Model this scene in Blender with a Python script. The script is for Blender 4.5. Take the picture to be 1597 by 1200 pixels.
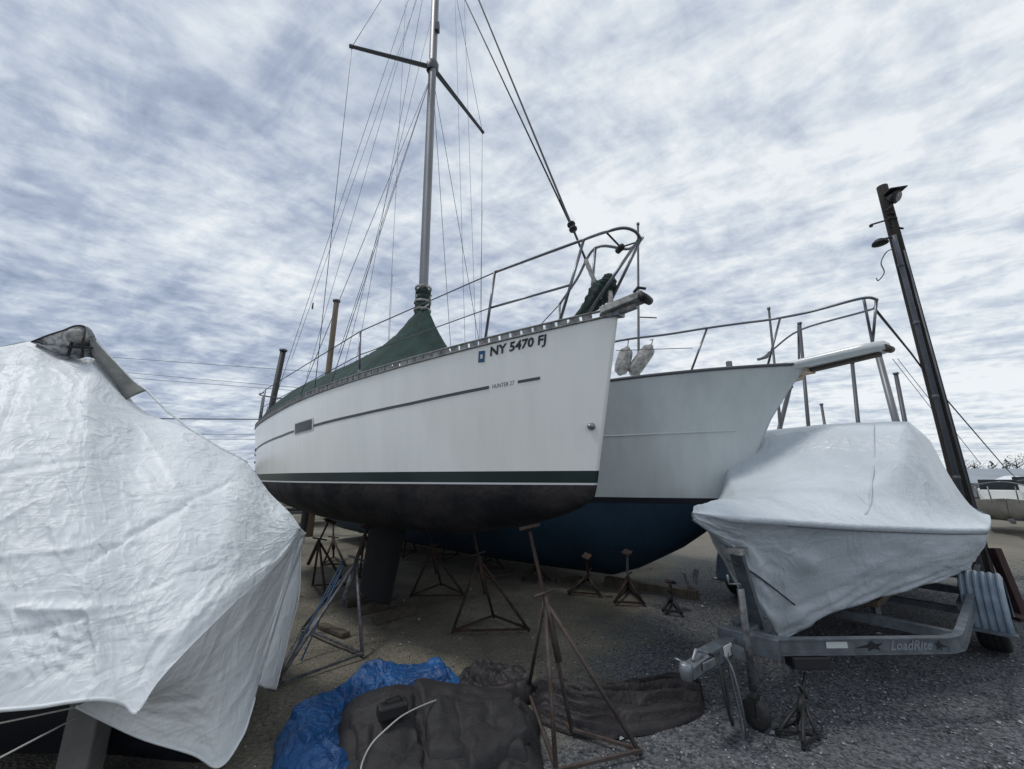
import bpy, bmesh, math, random
from math import sin, cos, pi, radians as R
from mathutils import Vector as V, Matrix, noise as mn
random.seed(7)
for o in list(bpy.data.objects): bpy.data.objects.remove(o)
sc = bpy.context.scene
# ------------------------------------------------------------ camera
PITCH = math.atan(.241); F = 602.; CZ = 1.6
cd = bpy.data.cameras.new('camera'); cam = bpy.data.objects.new('camera', cd); sc.collection.objects.link(cam)
cam.location = (0, 0, CZ); cam.rotation_euler = (pi/2+PITCH, 0, 0)
cd.sensor_width = 36; cd.lens = 36*F/1597; cd.clip_start = .05; cd.clip_end = 3000
sc.camera = cam
sc.render.engine = 'CYCLES'
sc.render.resolution_x = 1024; sc.render.resolution_y = 769
sc.view_settings.view_transform = 'Standard'; sc.view_settings.look = 'None'
sc.view_settings.exposure = 0.0; sc.view_settings.gamma = 1
# ------------------------------------------------------------ sun + sky
SUN_EL, SUN_AZ = R(60), R(-99)       # azimuth from +Y toward +X
sl = bpy.data.lights.new('sun', 'SUN'); so = bpy.data.objects.new('sun', sl); sc.collection.objects.link(so)
sl.energy = 1.5; sl.angle = R(10); sl.color = (1, .965, .92)
sd = V((sin(SUN_AZ)*cos(SUN_EL), cos(SUN_AZ)*cos(SUN_EL), sin(SUN_EL)))
so.rotation_euler = (-sd).to_track_quat('-Z', 'Y').to_euler()
w = bpy.data.worlds.new('World'); sc.world = w; w.use_nodes = True
nt = w.node_tree; N = nt.nodes; L = nt.links; N.clear()
def nd(t, **k):
    n = N.new(t)
    for a, b in k.items(): setattr(n, a, b)
    return n
out = nd('ShaderNodeOutputWorld'); tc = nd('ShaderNodeTexCoord')
sky = nd('ShaderNodeTexSky', sky_type='NISHITA', sun_disc=False, sun_elevation=SUN_EL, sun_rotation=SUN_AZ)
bsky = nd('ShaderNodeBackground'); L.new(sky.outputs[0], bsky.inputs[0]); bsky.inputs[1].default_value = .09
sep = nd('ShaderNodeSeparateXYZ'); L.new(tc.outputs['Generated'], sep.inputs[0])
def mth(op, a, b=None, c=None, clamp=False):
    m = nd('ShaderNodeMath', operation=op, use_clamp=clamp)
    for i, v in enumerate((a, b, c)):
        if v is None: continue
        if isinstance(v, (int, float)): m.inputs[i].default_value = v
        else: L.new(v, m.inputs[i])
    return m.outputs[0]
zz = mth('ADD', mth('MAXIMUM', sep.outputs[2], 0.0), .10)
cx = mth('DIVIDE', sep.outputs[0], zz); cy = mth('DIVIDE', sep.outputs[1], zz)
def cvec(ang, sx, sy, off):
    a = mth('ADD', mth('MULTIPLY', cx, cos(ang)*sx), mth('MULTIPLY', cy, sin(ang)*sx))
    b = mth('ADD', mth('MULTIPLY', cx, -sin(ang)*sy), mth('MULTIPLY', cy, cos(ang)*sy))
    c = nd('ShaderNodeCombineXYZ'); L.new(a, c.inputs[0]); L.new(b, c.inputs[1]); c.inputs[2].default_value = off
    return c.outputs[0]
def ntex(vec, scale, det, rough, dist=0.):
    n = nd('ShaderNodeTexNoise'); L.new(vec, n.inputs['Vector'])
    n.inputs['Scale'].default_value = scale; n.inputs['Detail'].default_value = det
    n.inputs['Roughness'].default_value = rough; n.inputs['Distortion'].default_value = dist
    return n.outputs[0]
n1 = ntex(cvec(.5, 1, 1, 3.3), .9, 4, .5, .3)           # big masses
n2 = ntex(cvec(-.5, .9, 1.8, 1.7), 3.1, 9, .60, .35)    # rippled bands
n3 = ntex(cvec(.6, 1, 1.5, 8.1), 9.0, 6, .6, .2)        # small lumps
dens = mth('ADD', mth('ADD', mth('MULTIPLY', n1, .75), mth('MULTIPLY', n2, 1.0)), mth('MULTIPLY', n3, .50))
# brighter toward the right / ahead of the camera, where the cloud is thin
side = mth('MULTIPLY', sep.outputs[0], .17)
dens = mth('ADD', dens, side)
cr = nd('ShaderNodeValToRGB'); L.new(mth('SUBTRACT', dens, .615, clamp=True), cr.inputs[0])
cr.color_ramp.elements[0].position = .17; cr.color_ramp.elements[0].color = (.29, .355, .48, 1)
cr.color_ramp.elements[1].position = .72; cr.color_ramp.elements[1].color = (.90, .94, .965, 1)
e = cr.color_ramp.elements.new(.34); e.color = (.425, .49, .62, 1)
e = cr.color_ramp.elements.new(.56); e.color = (.69, .755, .83, 1)
bcl = nd('ShaderNodeBackground'); L.new(cr.outputs[0], bcl.inputs[0]); bcl.inputs[1].default_value = 1.0
mix = nd('ShaderNodeMixShader'); mix.inputs[0].default_value = .92
L.new(bsky.outputs[0], mix.inputs[1]); L.new(bcl.outputs[0], mix.inputs[2]); L.new(mix.outputs[0], out.inputs[0])

# ------------------------------------------------------------ helpers
CP, SP = cos(PITCH), sin(PITCH)
def ray(px, py):
    u = (600-py)/F
    return V(((px-798.5)/F, CP-u*SP, SP+u*CP))
def PY(px, py, Y):
    d = ray(px, py); return V((0, 0, CZ))+d*(Y/d.y)
def PZ(px, py, z):
    d = ray(px, py); return V((0, 0, CZ))+d*((z-CZ)/d.z)
def lerp(a, b, t): return a+(b-a)*t
def interp(t, xs, ys):
    if t <= xs[0]: return ys[0]
    for i in range(1, len(xs)):
        if t <= xs[i]: return lerp(ys[i-1], ys[i], (t-xs[i-1])/(xs[i]-xs[i-1]))
    return ys[-1]
def sm(t): t = max(0, min(1, t)); return t*t*(3-2*t)
def spline(P, n=8):
    P = [V(p) for p in P]; Q = []
    for i in range(len(P)-1):
        a = P[max(i-1, 0)]; b = P[i]; c = P[i+1]; d = P[min(i+2, len(P)-1)]
        for k in range(n):
            t = k/n
            Q.append(.5*((2*b)+(c-a)*t+(2*a-5*b+4*c-d)*t*t+(3*b-a-3*c+d)*t**3))
    Q.append(P[-1]); return Q

MATS = {}
def mat(name, col, rough=.6, metal=0., var=.0, vscale=3., col2=None, bump=0., bscale=40., spec=.5, det=5, stretch=(1, 1, 1), trans=0, coat=0, bump2=None, thr=(.35, .65)):
    m = bpy.data.materials.new(name); m.use_nodes = True; MATS[name] = m
    t = m.node_tree; b = t.nodes['Principled BSDF']; Lk = t.links
    b.inputs['Base Color'].default_value = (*col, 1); b.inputs['Roughness'].default_value = rough
    b.inputs['Metallic'].default_value = metal; b.inputs['Specular IOR Level'].default_value = spec
    if coat: b.inputs['Coat Weight'].default_value = coat; b.inputs['Coat Roughness'].default_value = .15
    tcn = t.nodes.new('ShaderNodeTexCoord'); mp = t.nodes.new('ShaderNodeMapping'); Lk.new(tcn.outputs['Object'], mp.inputs[0])
    mp.inputs['Scale'].default_value = stretch
    if col2 or var:
        n = t.nodes.new('ShaderNodeTexNoise'); n.inputs['Scale'].default_value = vscale; n.inputs['Detail'].default_value = det; n.inputs['Roughness'].default_value = .62
        Lk.new(mp.outputs[0], n.inputs[0])
        r = t.nodes.new('ShaderNodeValToRGB'); Lk.new(n.outputs[0], r.inputs[0])
        c2 = col2 or tuple(max(0, c*(1-var)) for c in col)
        r.color_ramp.elements[0].position = thr[0]; r.color_ramp.elements[0].color = (*c2, 1)
        r.color_ramp.elements[1].position = thr[1]; r.color_ramp.elements[1].color = (*col, 1)
        Lk.new(r.outputs[0], b.inputs['Base Color'])
    if bump:
        n = t.nodes.new('ShaderNodeTexNoise'); n.inputs['Scale'].default_value = bscale; n.inputs['Detail'].default_value = 4
        Lk.new(mp.outputs[0], n.inputs[0])
        bp = t.nodes.new('ShaderNodeBump'); bp.inputs['Strength'].default_value = bump; bp.inputs['Distance'].default_value = .02
        Lk.new(n.outputs[0], bp.inputs['Height']); Lk.new(bp.outputs[0], b.inputs['Normal'])
        if bump2:
            n2_ = t.nodes.new('ShaderNodeTexNoise'); n2_.inputs['Scale'].default_value = bump2[1]; n2_.inputs['Detail'].default_value = 3
            n2_.inputs['Distortion'].default_value = 1.2
            mp2 = t.nodes.new('ShaderNodeMapping'); Lk.new(tcn.outputs['Object'], mp2.inputs[0]); mp2.inputs['Scale'].default_value = bump2[2]
            Lk.new(mp2.outputs[0], n2_.inputs[0])
            b2 = t.nodes.new('ShaderNodeBump'); b2.inputs['Strength'].default_value = bump2[0]; b2.inputs['Distance'].default_value = .05
            Lk.new(n2_.outputs[0], b2.inputs['Height']); Lk.new(bp.outputs[0], b2.inputs['Normal']); Lk.new(b2.outputs[0], b.inputs['Normal'])
    return m

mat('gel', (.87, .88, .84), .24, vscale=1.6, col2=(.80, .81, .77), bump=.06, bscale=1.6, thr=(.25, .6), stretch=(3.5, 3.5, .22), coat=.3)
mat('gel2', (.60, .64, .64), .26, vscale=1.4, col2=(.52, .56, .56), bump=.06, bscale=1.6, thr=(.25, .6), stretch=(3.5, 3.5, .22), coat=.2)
mat('green_paint', (.012, .03, .028), .35, var=.3)
mat('stripe_grey', (.07, .085, .09), .4)
mat('white_line', (.6, .62, .62), .4)
mat('antifoul', (.034, .030, .030), .78, col2=(.009, .010, .012), vscale=2.2, bump=.5, bscale=22, thr=(.40, .56), spec=.25)
mat('antifoul_blue', (.020, .050, .085), .7, col2=(.008, .024, .045), vscale=1.1, bump=.3, bscale=14, stretch=(1, 1, .35), spec=.3, thr=(.3, .7))
mat('boot_black', (.006, .008, .014), .5)
mat('navy', (.02, .05, .075), .6, var=.4)
mat('keel', (.008, .009, .012), .95, col2=(.014, .013, .013), vscale=5, bump=.5, bscale=25)
mat('alu', (.23, .235, .245), .45, .6, var=.25, vscale=6, stretch=(1, 1, .2))
mat('dark_alu', (.10, .105, .115), .5, .5)
mat('steel', (.16, .17, .185), .33, .85)
mat('wire', (.09, .095, .105), .5, .5)
mat('rope_dark', (.05, .055, .06), .8)
mat('canvas_green', (.012, .046, .037), .85, col2=(.005, .020, .017), vscale=5, bump=.6, bscale=18, stretch=(1, 1, .5))
mat('canvas_dark', (.010, .024, .020), .85, col2=(.02, .04, .034), vscale=12, bump=.6, bscale=22)
mat('teak', (.05, .042, .034), .75, col2=(.11, .09, .07), vscale=14)
mat('toerail', (.27, .275, .27), .6, .3, col2=(.11, .115, .115), vscale=20)
mat('rust', (.060, .030, .020), .85, col2=(.022, .017, .016), vscale=16, bump=.4, bscale=60, thr=(.40, .6))
mat('stand_paint', (.075, .062, .055), .7, col2=(.045, .026, .020), vscale=12, bump=.3, bscale=60)
mat('stand_grey', (.16, .18, .20), .55, .3, col2=(.06, .05, .05), vscale=18)
mat('wood', (.15, .115, .078), .85, col2=(.07, .055, .042), vscale=9, stretch=(1, 1, .15), bump=.5, bscale=30)
mat('pole_wood', (.030, .024, .019), .9, col2=(.009, .008, .008), vscale=6, stretch=(3, 3, .25), bump=.9, bscale=18)
mat('conduit', (.13, .14, .165), .5, .3, var=.3)
mat('black', (.012, .012, .014), .6)
mat('rubber', (.016, .017, .018), .8, bump=.3, bscale=50)
mat('galv', (.19, .215, .24), .45, .5, col2=(.11, .125, .14), vscale=11, bump=.1, bscale=40)
mat('galv_bright', (.30, .32, .35), .38, .6, var=.4, vscale=15)
mat('letter', (.012, .015, .02), .5)
mat('blue_sticker', (.02, .09, .20), .4)
mat('silver_letter', (.30, .33, .36), .4, .4)
mat('fender_plastic', (.24, .30, .36), .4, col2=(.14, .18, .23), vscale=6)
mat('glass_dark', (.02, .025, .03), .1)
mat('dirty_white', (.42, .42, .40), .7, col2=(.16, .155, .15), vscale=16)
mat('yellowed', (.40, .27, .11), .6, col2=(.55, .50, .42), vscale=9)
mat('tan', (.30, .27, .22), .7, var=.3)
mat('hull_beige', (.30, .29, .26), .6, var=.3)
mat('roof_grey', (.30, .34, .38), .7, var=.25, vscale=.4)
mat('siding', (.42, .43, .44), .8, var=.2)
mat('tree_bark', (.06, .045, .035), .9)
mat('winter_leaf', (.045, .042, .035), .9, col2=(.085, .07, .055), vscale=2)
mat('evergreen', (.03, .038, .03), .9, var=.4)
mat('redpost', (.045, .012, .012), .7, var=.4)
mat('tarp_brown', (.024, .0225, .0235), .72, col2=(.014, .0135, .015), vscale=4, bump=.25, bscale=120, bump2=(.18, 7, (1, 2.2, 1)))
mat('tarp_fold', (.030, .0245, .026), .62, col2=(.010, .009, .011), vscale=6, bump=.35, bscale=60)
mat('tarp_blue', (.020, .105, .29), .45, col2=(.010, .050, .16), vscale=5, bump=.5, bscale=26, bump2=(.7, 14, (1, 1, 1)))
mat('rope_white', (.42, .42, .38), .8)
mat('blue_rope', (.05, .11, .22), .8)
mat('stone', (.17, .178, .19), .85, col2=(.045, .047, .054), vscale=2.3, thr=(.42, .6))
mat('concrete', (.19, .185, .175), .9, var=.3, bump=.4, bscale=30)

def wrap_mat(name, col, col2, st=1., rgh=.5):
    m = mat(name, col, rgh, col2=col2, vscale=1.6, thr=(.3, .62), spec=.5)
    t = m.node_tree; K = t.links; b = t.nodes['Principled BSDF']; g = t.nodes.new('ShaderNodeTexCoord').outputs['Object']; prev = None
    for sc_, strech, dist, stg, dd in ((2.1, (1, 1, .55), .9, .55, .030), (5.5, (1.4, 1.4, .5), 1.2, .40, .012), (4.5, (.5, .5, 2.2), .8, .30, .012), (60, (1, 1, 1), 0, .12, .004)):
        mp = t.nodes.new('ShaderNodeMapping'); mp.inputs['Scale'].default_value = strech; mp.inputs['Rotation'].default_value = (.4*sc_, .2, .3*sc_); K.new(g, mp.inputs[0])
        n = t.nodes.new('ShaderNodeTexNoise'); n.inputs['Scale'].default_value = sc_; n.inputs['Detail'].default_value = 3; n.inputs['Distortion'].default_value = dist; K.new(mp.outputs[0], n.inputs[0])
        h = n.outputs[0]
        if sc_ < 50:
            a = t.nodes.new('ShaderNodeMath'); a.operation = 'SUBTRACT'; K.new(h, a.inputs[0]); a.inputs[1].default_value = .5
            c = t.nodes.new('ShaderNodeMath'); c.operation = 'ABSOLUTE'; K.new(a.outputs[0], c.inputs[0])
            d = t.nodes.new('ShaderNodeMath'); d.operation = 'MULTIPLY'; d.use_clamp = True; K.new(c.outputs[0], d.inputs[0]); d.inputs[1].default_value = 11
            e = t.nodes.new('ShaderNodeMath'); e.operation = 'SUBTRACT'; e.inputs[0].default_value = 1; K.new(d.outputs[0], e.inputs[1]); h = e.outputs[0]
        bp = t.nodes.new('ShaderNodeBump'); bp.inputs['Strength'].default_value = stg*st; bp.inputs['Distance'].default_value = dd
        K.new(h, bp.inputs['Height'])
        if prev: K.new(prev, bp.inputs['Normal'])
        prev = bp.outputs[0]
    K.new(prev, b.inputs['Normal'])
    return m
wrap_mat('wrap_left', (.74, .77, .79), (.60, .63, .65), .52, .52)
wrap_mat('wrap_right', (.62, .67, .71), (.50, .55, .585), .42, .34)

def setmat(o, mats):
    for m in (mats if isinstance(mats, (list, tuple)) else [mats]): o.data.materials.append(MATS[m])
TR = {}   # object name -> world matrix of its root
def thing(name, loc, label, cat, group=None, rz=0.):
    o = bpy.data.objects.new(name, None); sc.collection.objects.link(o)
    o.location = loc; o.rotation_euler = (0, 0, rz); o['label'] = label; o['category'] = cat
    if group: o['group'] = group
    TR[o.name] = Matrix.Translation(loc) @ Matrix.Rotation(rz, 4, 'Z'); o.empty_display_size = .2
    return o
class MB:
    def __init__(s): s.v = []; s.f = []; s.m = []; s.s = []
    def add(s, vs, fs, mi=0, smooth=True):
        b = len(s.v); s.v += [V(x) for x in vs]
        for f in fs: s.f.append([b+i for i in f]); s.m.append(mi); s.s.append(smooth)
    def grid(s, rows, mi=0, smooth=True, flip=False, mf=None):
        n = len(rows[0]); b = len(s.v)
        for r in rows: s.v += [V(x) for x in r]
        for i in range(len(rows)-1):
            for j in range(n-1):
                q = [b+i*n+j, b+i*n+j+1, b+(i+1)*n+j+1, b+(i+1)*n+j]
                if flip: q.reverse()
                s.f.append(q); s.m.append(mf(i, j) if mf else mi); s.s.append(smooth)
    def tube(s, P, r, n=8, mi=0, caps=True):
        P = [V(p) for p in P]; K = len(P); rs = r if isinstance(r, (list, tuple)) else [r]*K
        t0 = (P[1]-P[0]).normalized(); up = V((0, 0, 1)) if abs(t0.z) < .9 else V((1, 0, 0))
        nrm = (up-t0*up.dot(t0)).normalized(); rows = []
        for i in range(K):
            t = ((P[min(i+1, K-1)]-P[max(i-1, 0)])).normalized()
            nrm = (nrm-t*nrm.dot(t)).normalized(); bi = t.cross(nrm)
            rows.append([P[i]+(nrm*cos(2*pi*k/n)+bi*sin(2*pi*k/n))*rs[i] for k in range(n+1)])
        b = len(s.v)
        for row in rows: s.v += row[:n]
        for i in range(K-1):
            for k in range(n):
                s.f.append([b+i*n+k, b+i*n+(k+1) % n, b+(i+1)*n+(k+1) % n, b+(i+1)*n+k]); s.m.append(mi); s.s.append(True)
        if caps:
            s.f.append([b+k for k in range(n)][::-1]); s.m.append(mi); s.s.append(False)
            s.f.append([b+(K-1)*n+k for k in range(n)]); s.m.append(mi); s.s.append(False)
        return s
    def bar(s, p, q, wd, ht, up=(0, 0, 1), mi=0):
        p, q = V(p), V(q); d = (q-p).normalized(); up = V(up)
        if abs(d.dot(up)) > .98: up = V((0, 1, 0))
        sx = d.cross(up).normalized()*wd/2; uz = sx.cross(d).normalized()*ht/2
        c = [p-sx-uz, p+sx-uz, p+sx+uz, p-sx+uz, q-sx-uz, q+sx-uz, q+sx+uz, q-sx+uz]
        s.add(c, [(3, 2, 1, 0), (4, 5, 6, 7), (0, 1, 5, 4), (1, 2, 6, 5), (2, 3, 7, 6), (3, 0, 4, 7)], mi, False); return s
    def box(s, c, sx, sy, sz, rz=0, mi=0):
        c = V(c); d = V((cos(rz), sin(rz), 0)); s.bar(c-d*sx/2, c+d*sx/2, sy, sz, mi=mi); return s
    def lathe(s, p, ax, prof, n=16, mi=0, mf=None):
        p = V(p); ax = V(ax).normalized(); a = V((0, 0, 1)) if abs(ax.z) < .9 else V((1, 0, 0))
        a = (a-ax*a.dot(ax)).normalized(); bvec = ax.cross(a)
        rows = [[p+ax*t+(a*cos(2*pi*k/n)+bvec*sin(2*pi*k/n))*r for k in range(n+1)] for t, r in prof]
        s.grid(rows, mi, mf=mf); return s
    def build(s, name, mats, parent=None, bevel=0, weld=False):
        W = TR[parent.name] if parent else Matrix.Identity(4); I = W.inverted()
        me = bpy.data.meshes.new(name); me.from_pydata([I @ v for v in s.v], [], s.f); me.update()
        o = bpy.data.objects.new(name, me); sc.collection.objects.link(o); setmat(o, mats)
        for p, m, sm_ in zip(me.polygons, s.m, s.s): p.material_index = m; p.use_smooth = sm_
        if weld:
            bm = bmesh.new(); bm.from_mesh(me); bmesh.ops.remove_doubles(bm, verts=bm.verts, dist=.0005)
            bmesh.ops.recalc_face_normals(bm, faces=bm.faces); bm.to_mesh(me); bm.free()
        if parent: o.parent = parent; TR[o.name] = W
        if bevel:
            md = o.modifiers.new('bevel', 'BEVEL'); md.width = bevel; md.segments = 2; md.limit_method = 'ANGLE'
        return o
def tag(o, label=None, cat=None, group=None, kind=None):
    if label: o['label'] = label
    if cat: o['category'] = cat
    if group: o['group'] = group
    if kind: o['kind'] = kind
    return o
def solid(name, label, cat, loc, group=None): return thing(name, loc, label, cat, group)
def fbm(x, y, z=0, o=4):
    return mn.fractal(V((x, y, z)), 1.0, 2.0, o, noise_basis='PERLIN_ORIGINAL')
def text_pts(s, size=1., bold=0.0, shear=0.):
    c = bpy.data.curves.new('t', 'FONT'); c.body = s; c.size = size; c.offset = bold; c.shear = shear; c.resolution_u = 2
    o = bpy.data.objects.new('t', c); sc.collection.objects.link(o)
    bpy.context.view_layer.update()
    dg = bpy.context.evaluated_depsgraph_get(); me = bpy.data.meshes.new_from_object(o.evaluated_get(dg))
    vs = [tuple(v.co) for v in me.vertices]; fs = [tuple(p.vertices) for p in me.polygons]
    bpy.data.objects.remove(o); bpy.data.curves.remove(c); bpy.data.meshes.remove(me)
    return vs, fs

# ------------------------------------------------------------ ground
def build_ground():
    xs = [-400, -150, -60, -25, -14, -9]+[-7+.14*i for i in range(101)]+[9, 14, 25, 60, 150, 400]
    ys = [-60, -15, -5, -1]+[.4+.12*i for i in range(84)]+[12, 14, 18, 26, 40, 70, 140, 300, 600]
    rows = []
    for y in ys:
        r = []
        for x in xs:
            z = 0
            if -8 < x < 8 and 0 < y < 11: z = .022*fbm(x*.9, y*.9)+.010*fbm(x*4, y*4, 3)
            r.append((x, y, min(z, .02)-.006))
        rows.append(r)
    b = MB(); b.grid(rows, flip=False)
    m = bpy.data.materials.new('ground_mat'); m.use_nodes = True; MATS['ground'] = m
    t = m.node_tree; P = t.nodes['Principled BSDF']; K = t.links
    P.inputs['Roughness'].default_value = .92; P.inputs['Specular IOR Level'].default_value = .25
    g = t.nodes.new('ShaderNodeTexCoord').outputs['Object']
    def nz(s, d=5, r=.6):
        n = t.nodes.new('ShaderNodeTexNoise'); n.inputs['Scale'].default_value = s; n.inputs['Detail'].default_value = d; n.inputs['Roughness'].default_value = r
        K.new(g, n.inputs[0]); return n.outputs[0]
    def ramp(f, a, ca, bb, cb):
        r = t.nodes.new('ShaderNodeValToRGB'); K.new(f, r.inputs[0]); r.color_ramp.elements[0].position = a; r.color_ramp.elements[1].position = bb
        r.color_ramp.elements[0].color = (*ca, 1); r.color_ramp.elements[1].color = (*cb, 1); return r.outputs[0]
    def mx(f, a, bb, mode='MIX'):
        n = t.nodes.new('ShaderNodeMix'); n.data_type = 'RGBA'; n.blend_type = mode
        if isinstance(f, float): n.inputs[0].default_value = f
        else: K.new(f, n.inputs[0])
        K.new(a, n.inputs[6]); K.new(bb, n.inputs[7]); return n.outputs[2]
    dirt = ramp(nz(1.3), .3, (.115, .108, .088), .7, (.25, .235, .19))
    dirt = mx(.55, dirt, ramp(nz(38, 4), .35, (.45, .45, .45), .7, (1.5, 1.45, 1.35)), 'MULTIPLY')
    vo = t.nodes.new('ShaderNodeTexVoronoi'); vo.inputs['Scale'].default_value = 55; K.new(g, vo.inputs[0])
    sp = t.nodes.new('ShaderNodeSeparateColor'); K.new(vo.outputs['Color'], sp.inputs[0])
    grav = ramp(sp.outputs[0], .0, (.045, .049, .054), 1.0, (.165, .172, .182))
    grav = mx(.6, grav, ramp(nz(90, 2), .3, (.5, .5, .5), .7, (1.5, 1.5, 1.5)), 'MULTIPLY')
    sx = t.nodes.new('ShaderNodeSeparateXYZ'); K.new(g, sx.inputs[0])
    def mt(op, a, bb, cl=False):
        n = t.nodes.new('ShaderNodeMath'); n.operation = op; n.use_clamp = cl
        for i, v in enumerate((a, bb)):
            if isinstance(v, (int, float)): n.inputs[i].default_value = v
            else: K.new(v, n.inputs[i])
        return n.outputs[0]
    # gravel lies to the right and near; bare dirt to the left and under the big boats
    e = mt('SUBTRACT', mt('ADD', sx.outputs[0], mt('MULTIPLY', sx.outputs[1], -.55)), -1.75)
    e = mt('ADD', e, mt('MULTIPLY', mt('SUBTRACT', nz(1.1, 5), .5), 2.4))
    e = mt('MULTIPLY', e, 1.3, True)
    far = mt('MULTIPLY', mt('MULTIPLY', mt('SUBTRACT', sx.outputs[1], 6.0), .35, True), mt('MULTIPLY', mt('SUBTRACT', sx.outputs[0], 2.0), .3, True))  # open-light brightness painted into the tan dirt at far right only
    dirt_far_lit = ramp(nz(.5), .3, (.15, .138, .112), .7, (.23, .21, .17))
    c = mx(e, dirt, grav); c = mx(far, c, dirt_far_lit); K.new(c, P.inputs['Base Color'])
    bp = t.nodes.new('ShaderNodeBump'); bp.inputs['Strength'].default_value = .9; bp.inputs['Distance'].default_value = .012
    K.new(vo.outputs['Distance'], bp.inputs['Height'])
    b2 = t.nodes.new('ShaderNodeBump'); b2.inputs['Strength'].default_value = .7; b2.inputs['Distance'].default_value = .02
    K.new(nz(24, 6), b2.inputs['Height']); K.new(bp.outputs[0], b2.inputs['Normal']); K.new(b2.outputs[0], P.inputs['Normal'])
    o = b.build('ground', 'ground'); o['kind'] = 'structure'
build_ground()
def build_stones():
    rng = random.Random(3); b = MB(); base = [V(p) for p in ((1, 0, 0), (-1, 0, 0), (0, 1, 0), (0, -1, 0), (0, 0, 1), (0, 0, -1))]
    F8 = [(0, 2, 4), (2, 1, 4), (1, 3, 4), (3, 0, 4), (2, 0, 5), (1, 2, 5), (3, 1, 5), (0, 3, 5)]
    def put(x, y, r, mi):
        a = rng.uniform(0, pi); q = Matrix.Rotation(a, 3, 'Z') @ Matrix.Rotation(rng.uniform(-.5, .5), 3, 'X')
        vs = [q @ V((p.x*r*rng.uniform(.7, 1.3), p.y*r*rng.uniform(.6, 1.1), p.z*r*rng.uniform(.4, .8)))+V((x, y, r*.2)) for p in base]
        b.add(vs, F8, mi, False)
    n = 0
    while n < 26000:
        y = .9+7.5*rng.random()**1.7; x = rng.uniform(-1.6, 1.5)*(y*1.02)
        e = (x-.55*y+1.75)+2.2*fbm(x*1.1, y*1.1, 9, 3)
        if rng.random() > max(.10, min(1, e*1.1)): 
            continue
        put(x, y, rng.uniform(.004, .011)*(1+.4*(rng.random() < .06)), 0 if rng.random() < .85 else 1); n += 1
    for k in range(2600):
        y = .9+8.5*rng.random()**1.3; x = rng.uniform(-1.5, 1.5)*(y*1.02); put(x, y, rng.choice([.008, .010, .013, .018, .024]) if rng.random() < .35 else rng.uniform(.005, .010), rng.choice([0, 0, 0, 1]))
    mat('stone_light', (.34, .35, .36), .8)
    o = b.build('gravel', ['stone', 'stone_light']); tag(o, 'loose grey crushed stone scattered over the yard in the foreground', 'gravel', kind='stuff')
build_stones()

# ------------------------------------------------------------ hull machinery
class Hull:
    def __init__(s, bow, ang, L, B, zs, zw, rk, tr, trans, tm, wlf, D, stem=None, pw=2.0, pww=1.7, flare=1.0):
        s.bow = V((bow[0], bow[1], 0)); s.h = V((cos(ang), -sin(ang), 0)); s.pt = V((-s.h.y, s.h.x, 0))
        s.L = L; s.B = B; s.zs = zs; s.zw = zw; s.rk = rk; s.tr = tr; s.trans = trans; s.tm = tm; s.wlf = wlf; s.D = D
        s.stem = stem; s.pw = pw; s.pww = pww; s.flare = flare
    def fb(s, t, pw):
        if t < s.tm: return 1-abs(1-t/s.tm)**pw
        return 1-(1-s.trans)*((t-s.tm)/(1-s.tm))**2
    def w(s, a, lat, z): return s.bow-s.h*a+s.pt*lat+V((0, 0, z))
    def top(s, t, z, side=-1, off=0.):        # a point of the topsides, side -1 = starboard (near)
        zs = s.zs(t); v = (z-s.zw)/(zs-s.zw); vc = max(0, v)
        a0 = s.stem(z) if s.stem else s.rk*(1-v)
        a1 = s.L-s.tr*(1-v)
        bd = s.B*s.fb(t, s.pw); bw = s.B*s.wlf*s.fb(t, s.pww)
        lat = lerp(bw, bd, vc**s.flare)
        a = a0+(a1-a0)*t
        p = s.w(a, side*lat, z)
        if off:
            e = .004
            q = s.top(min(1, t+e), z, side)-s.top(max(0, t-e), z, side); r = s.top(t, z+.01, side)-s.top(t, z-.01, side)
            n = q.cross(r).normalized()
            if n.dot(s.pt*side) < 0: n = -n
            p = p+n*off
        return p
    def dep(s, t): return s.D(t)
    def bot(s, t, wv, side=-1, e1=.75, e2=1.0):
        a0 = s.stem(s.zw) if s.stem else s.rk
        a1 = s.L-s.tr
        bw = s.B*s.wlf*s.fb(t, s.pww); ph = wv*pi/2; z = s.zw-s.D(t)*sin(ph)**e2
        if s.stem: a0 = lerp(s.stem(z), a0, 0) if t < .5 else a0; a0 = lerp(s.stem(z), s.stem(s.zw), sm(t*2))
        return s.w(a0+(a1-a0)*t, side*bw*max(0, cos(ph))**e1, z)

TS = sorted(set([0, .004, .012, .025, .045]+[i/48 for i in range(3, 49)]))
def hull_mesh(H, zrows, nm_rows, nbot=12, e1=.75, e2=1.0, mbot=0):
    """zrows: functions t->z from waterline up; nm_rows: material of each strip"""
    b = MB()
    for side in (-1, 1):
        rows = [[H.top(t, zf(t), side) for t in TS] for zf in zrows]
        b.grid(rows, flip=(side > 0), mf=lambda i, j: nm_rows[i])
        rows = [[H.bot(t, k/nbot, side, e1, e2) for t in TS] for k in range(nbot+1)]
        b.grid(rows, mbot, flip=(side < 0))
    # transom
    r1 = [H.top(1, zf(1), -1) for zf in reversed(zrows)]+[H.bot(1, k/nbot, -1, e1, e2) for k in range(1, nbot+1)]
    r2 = [H.top(1, zf(1), 1) for zf in reversed(zrows)]+[H.bot(1, k/nbot, 1, e1, e2) for k in range(1, nbot+1)]
    b.grid([r1, r2], nm_rows[-1], smooth=False)
    return b
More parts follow.
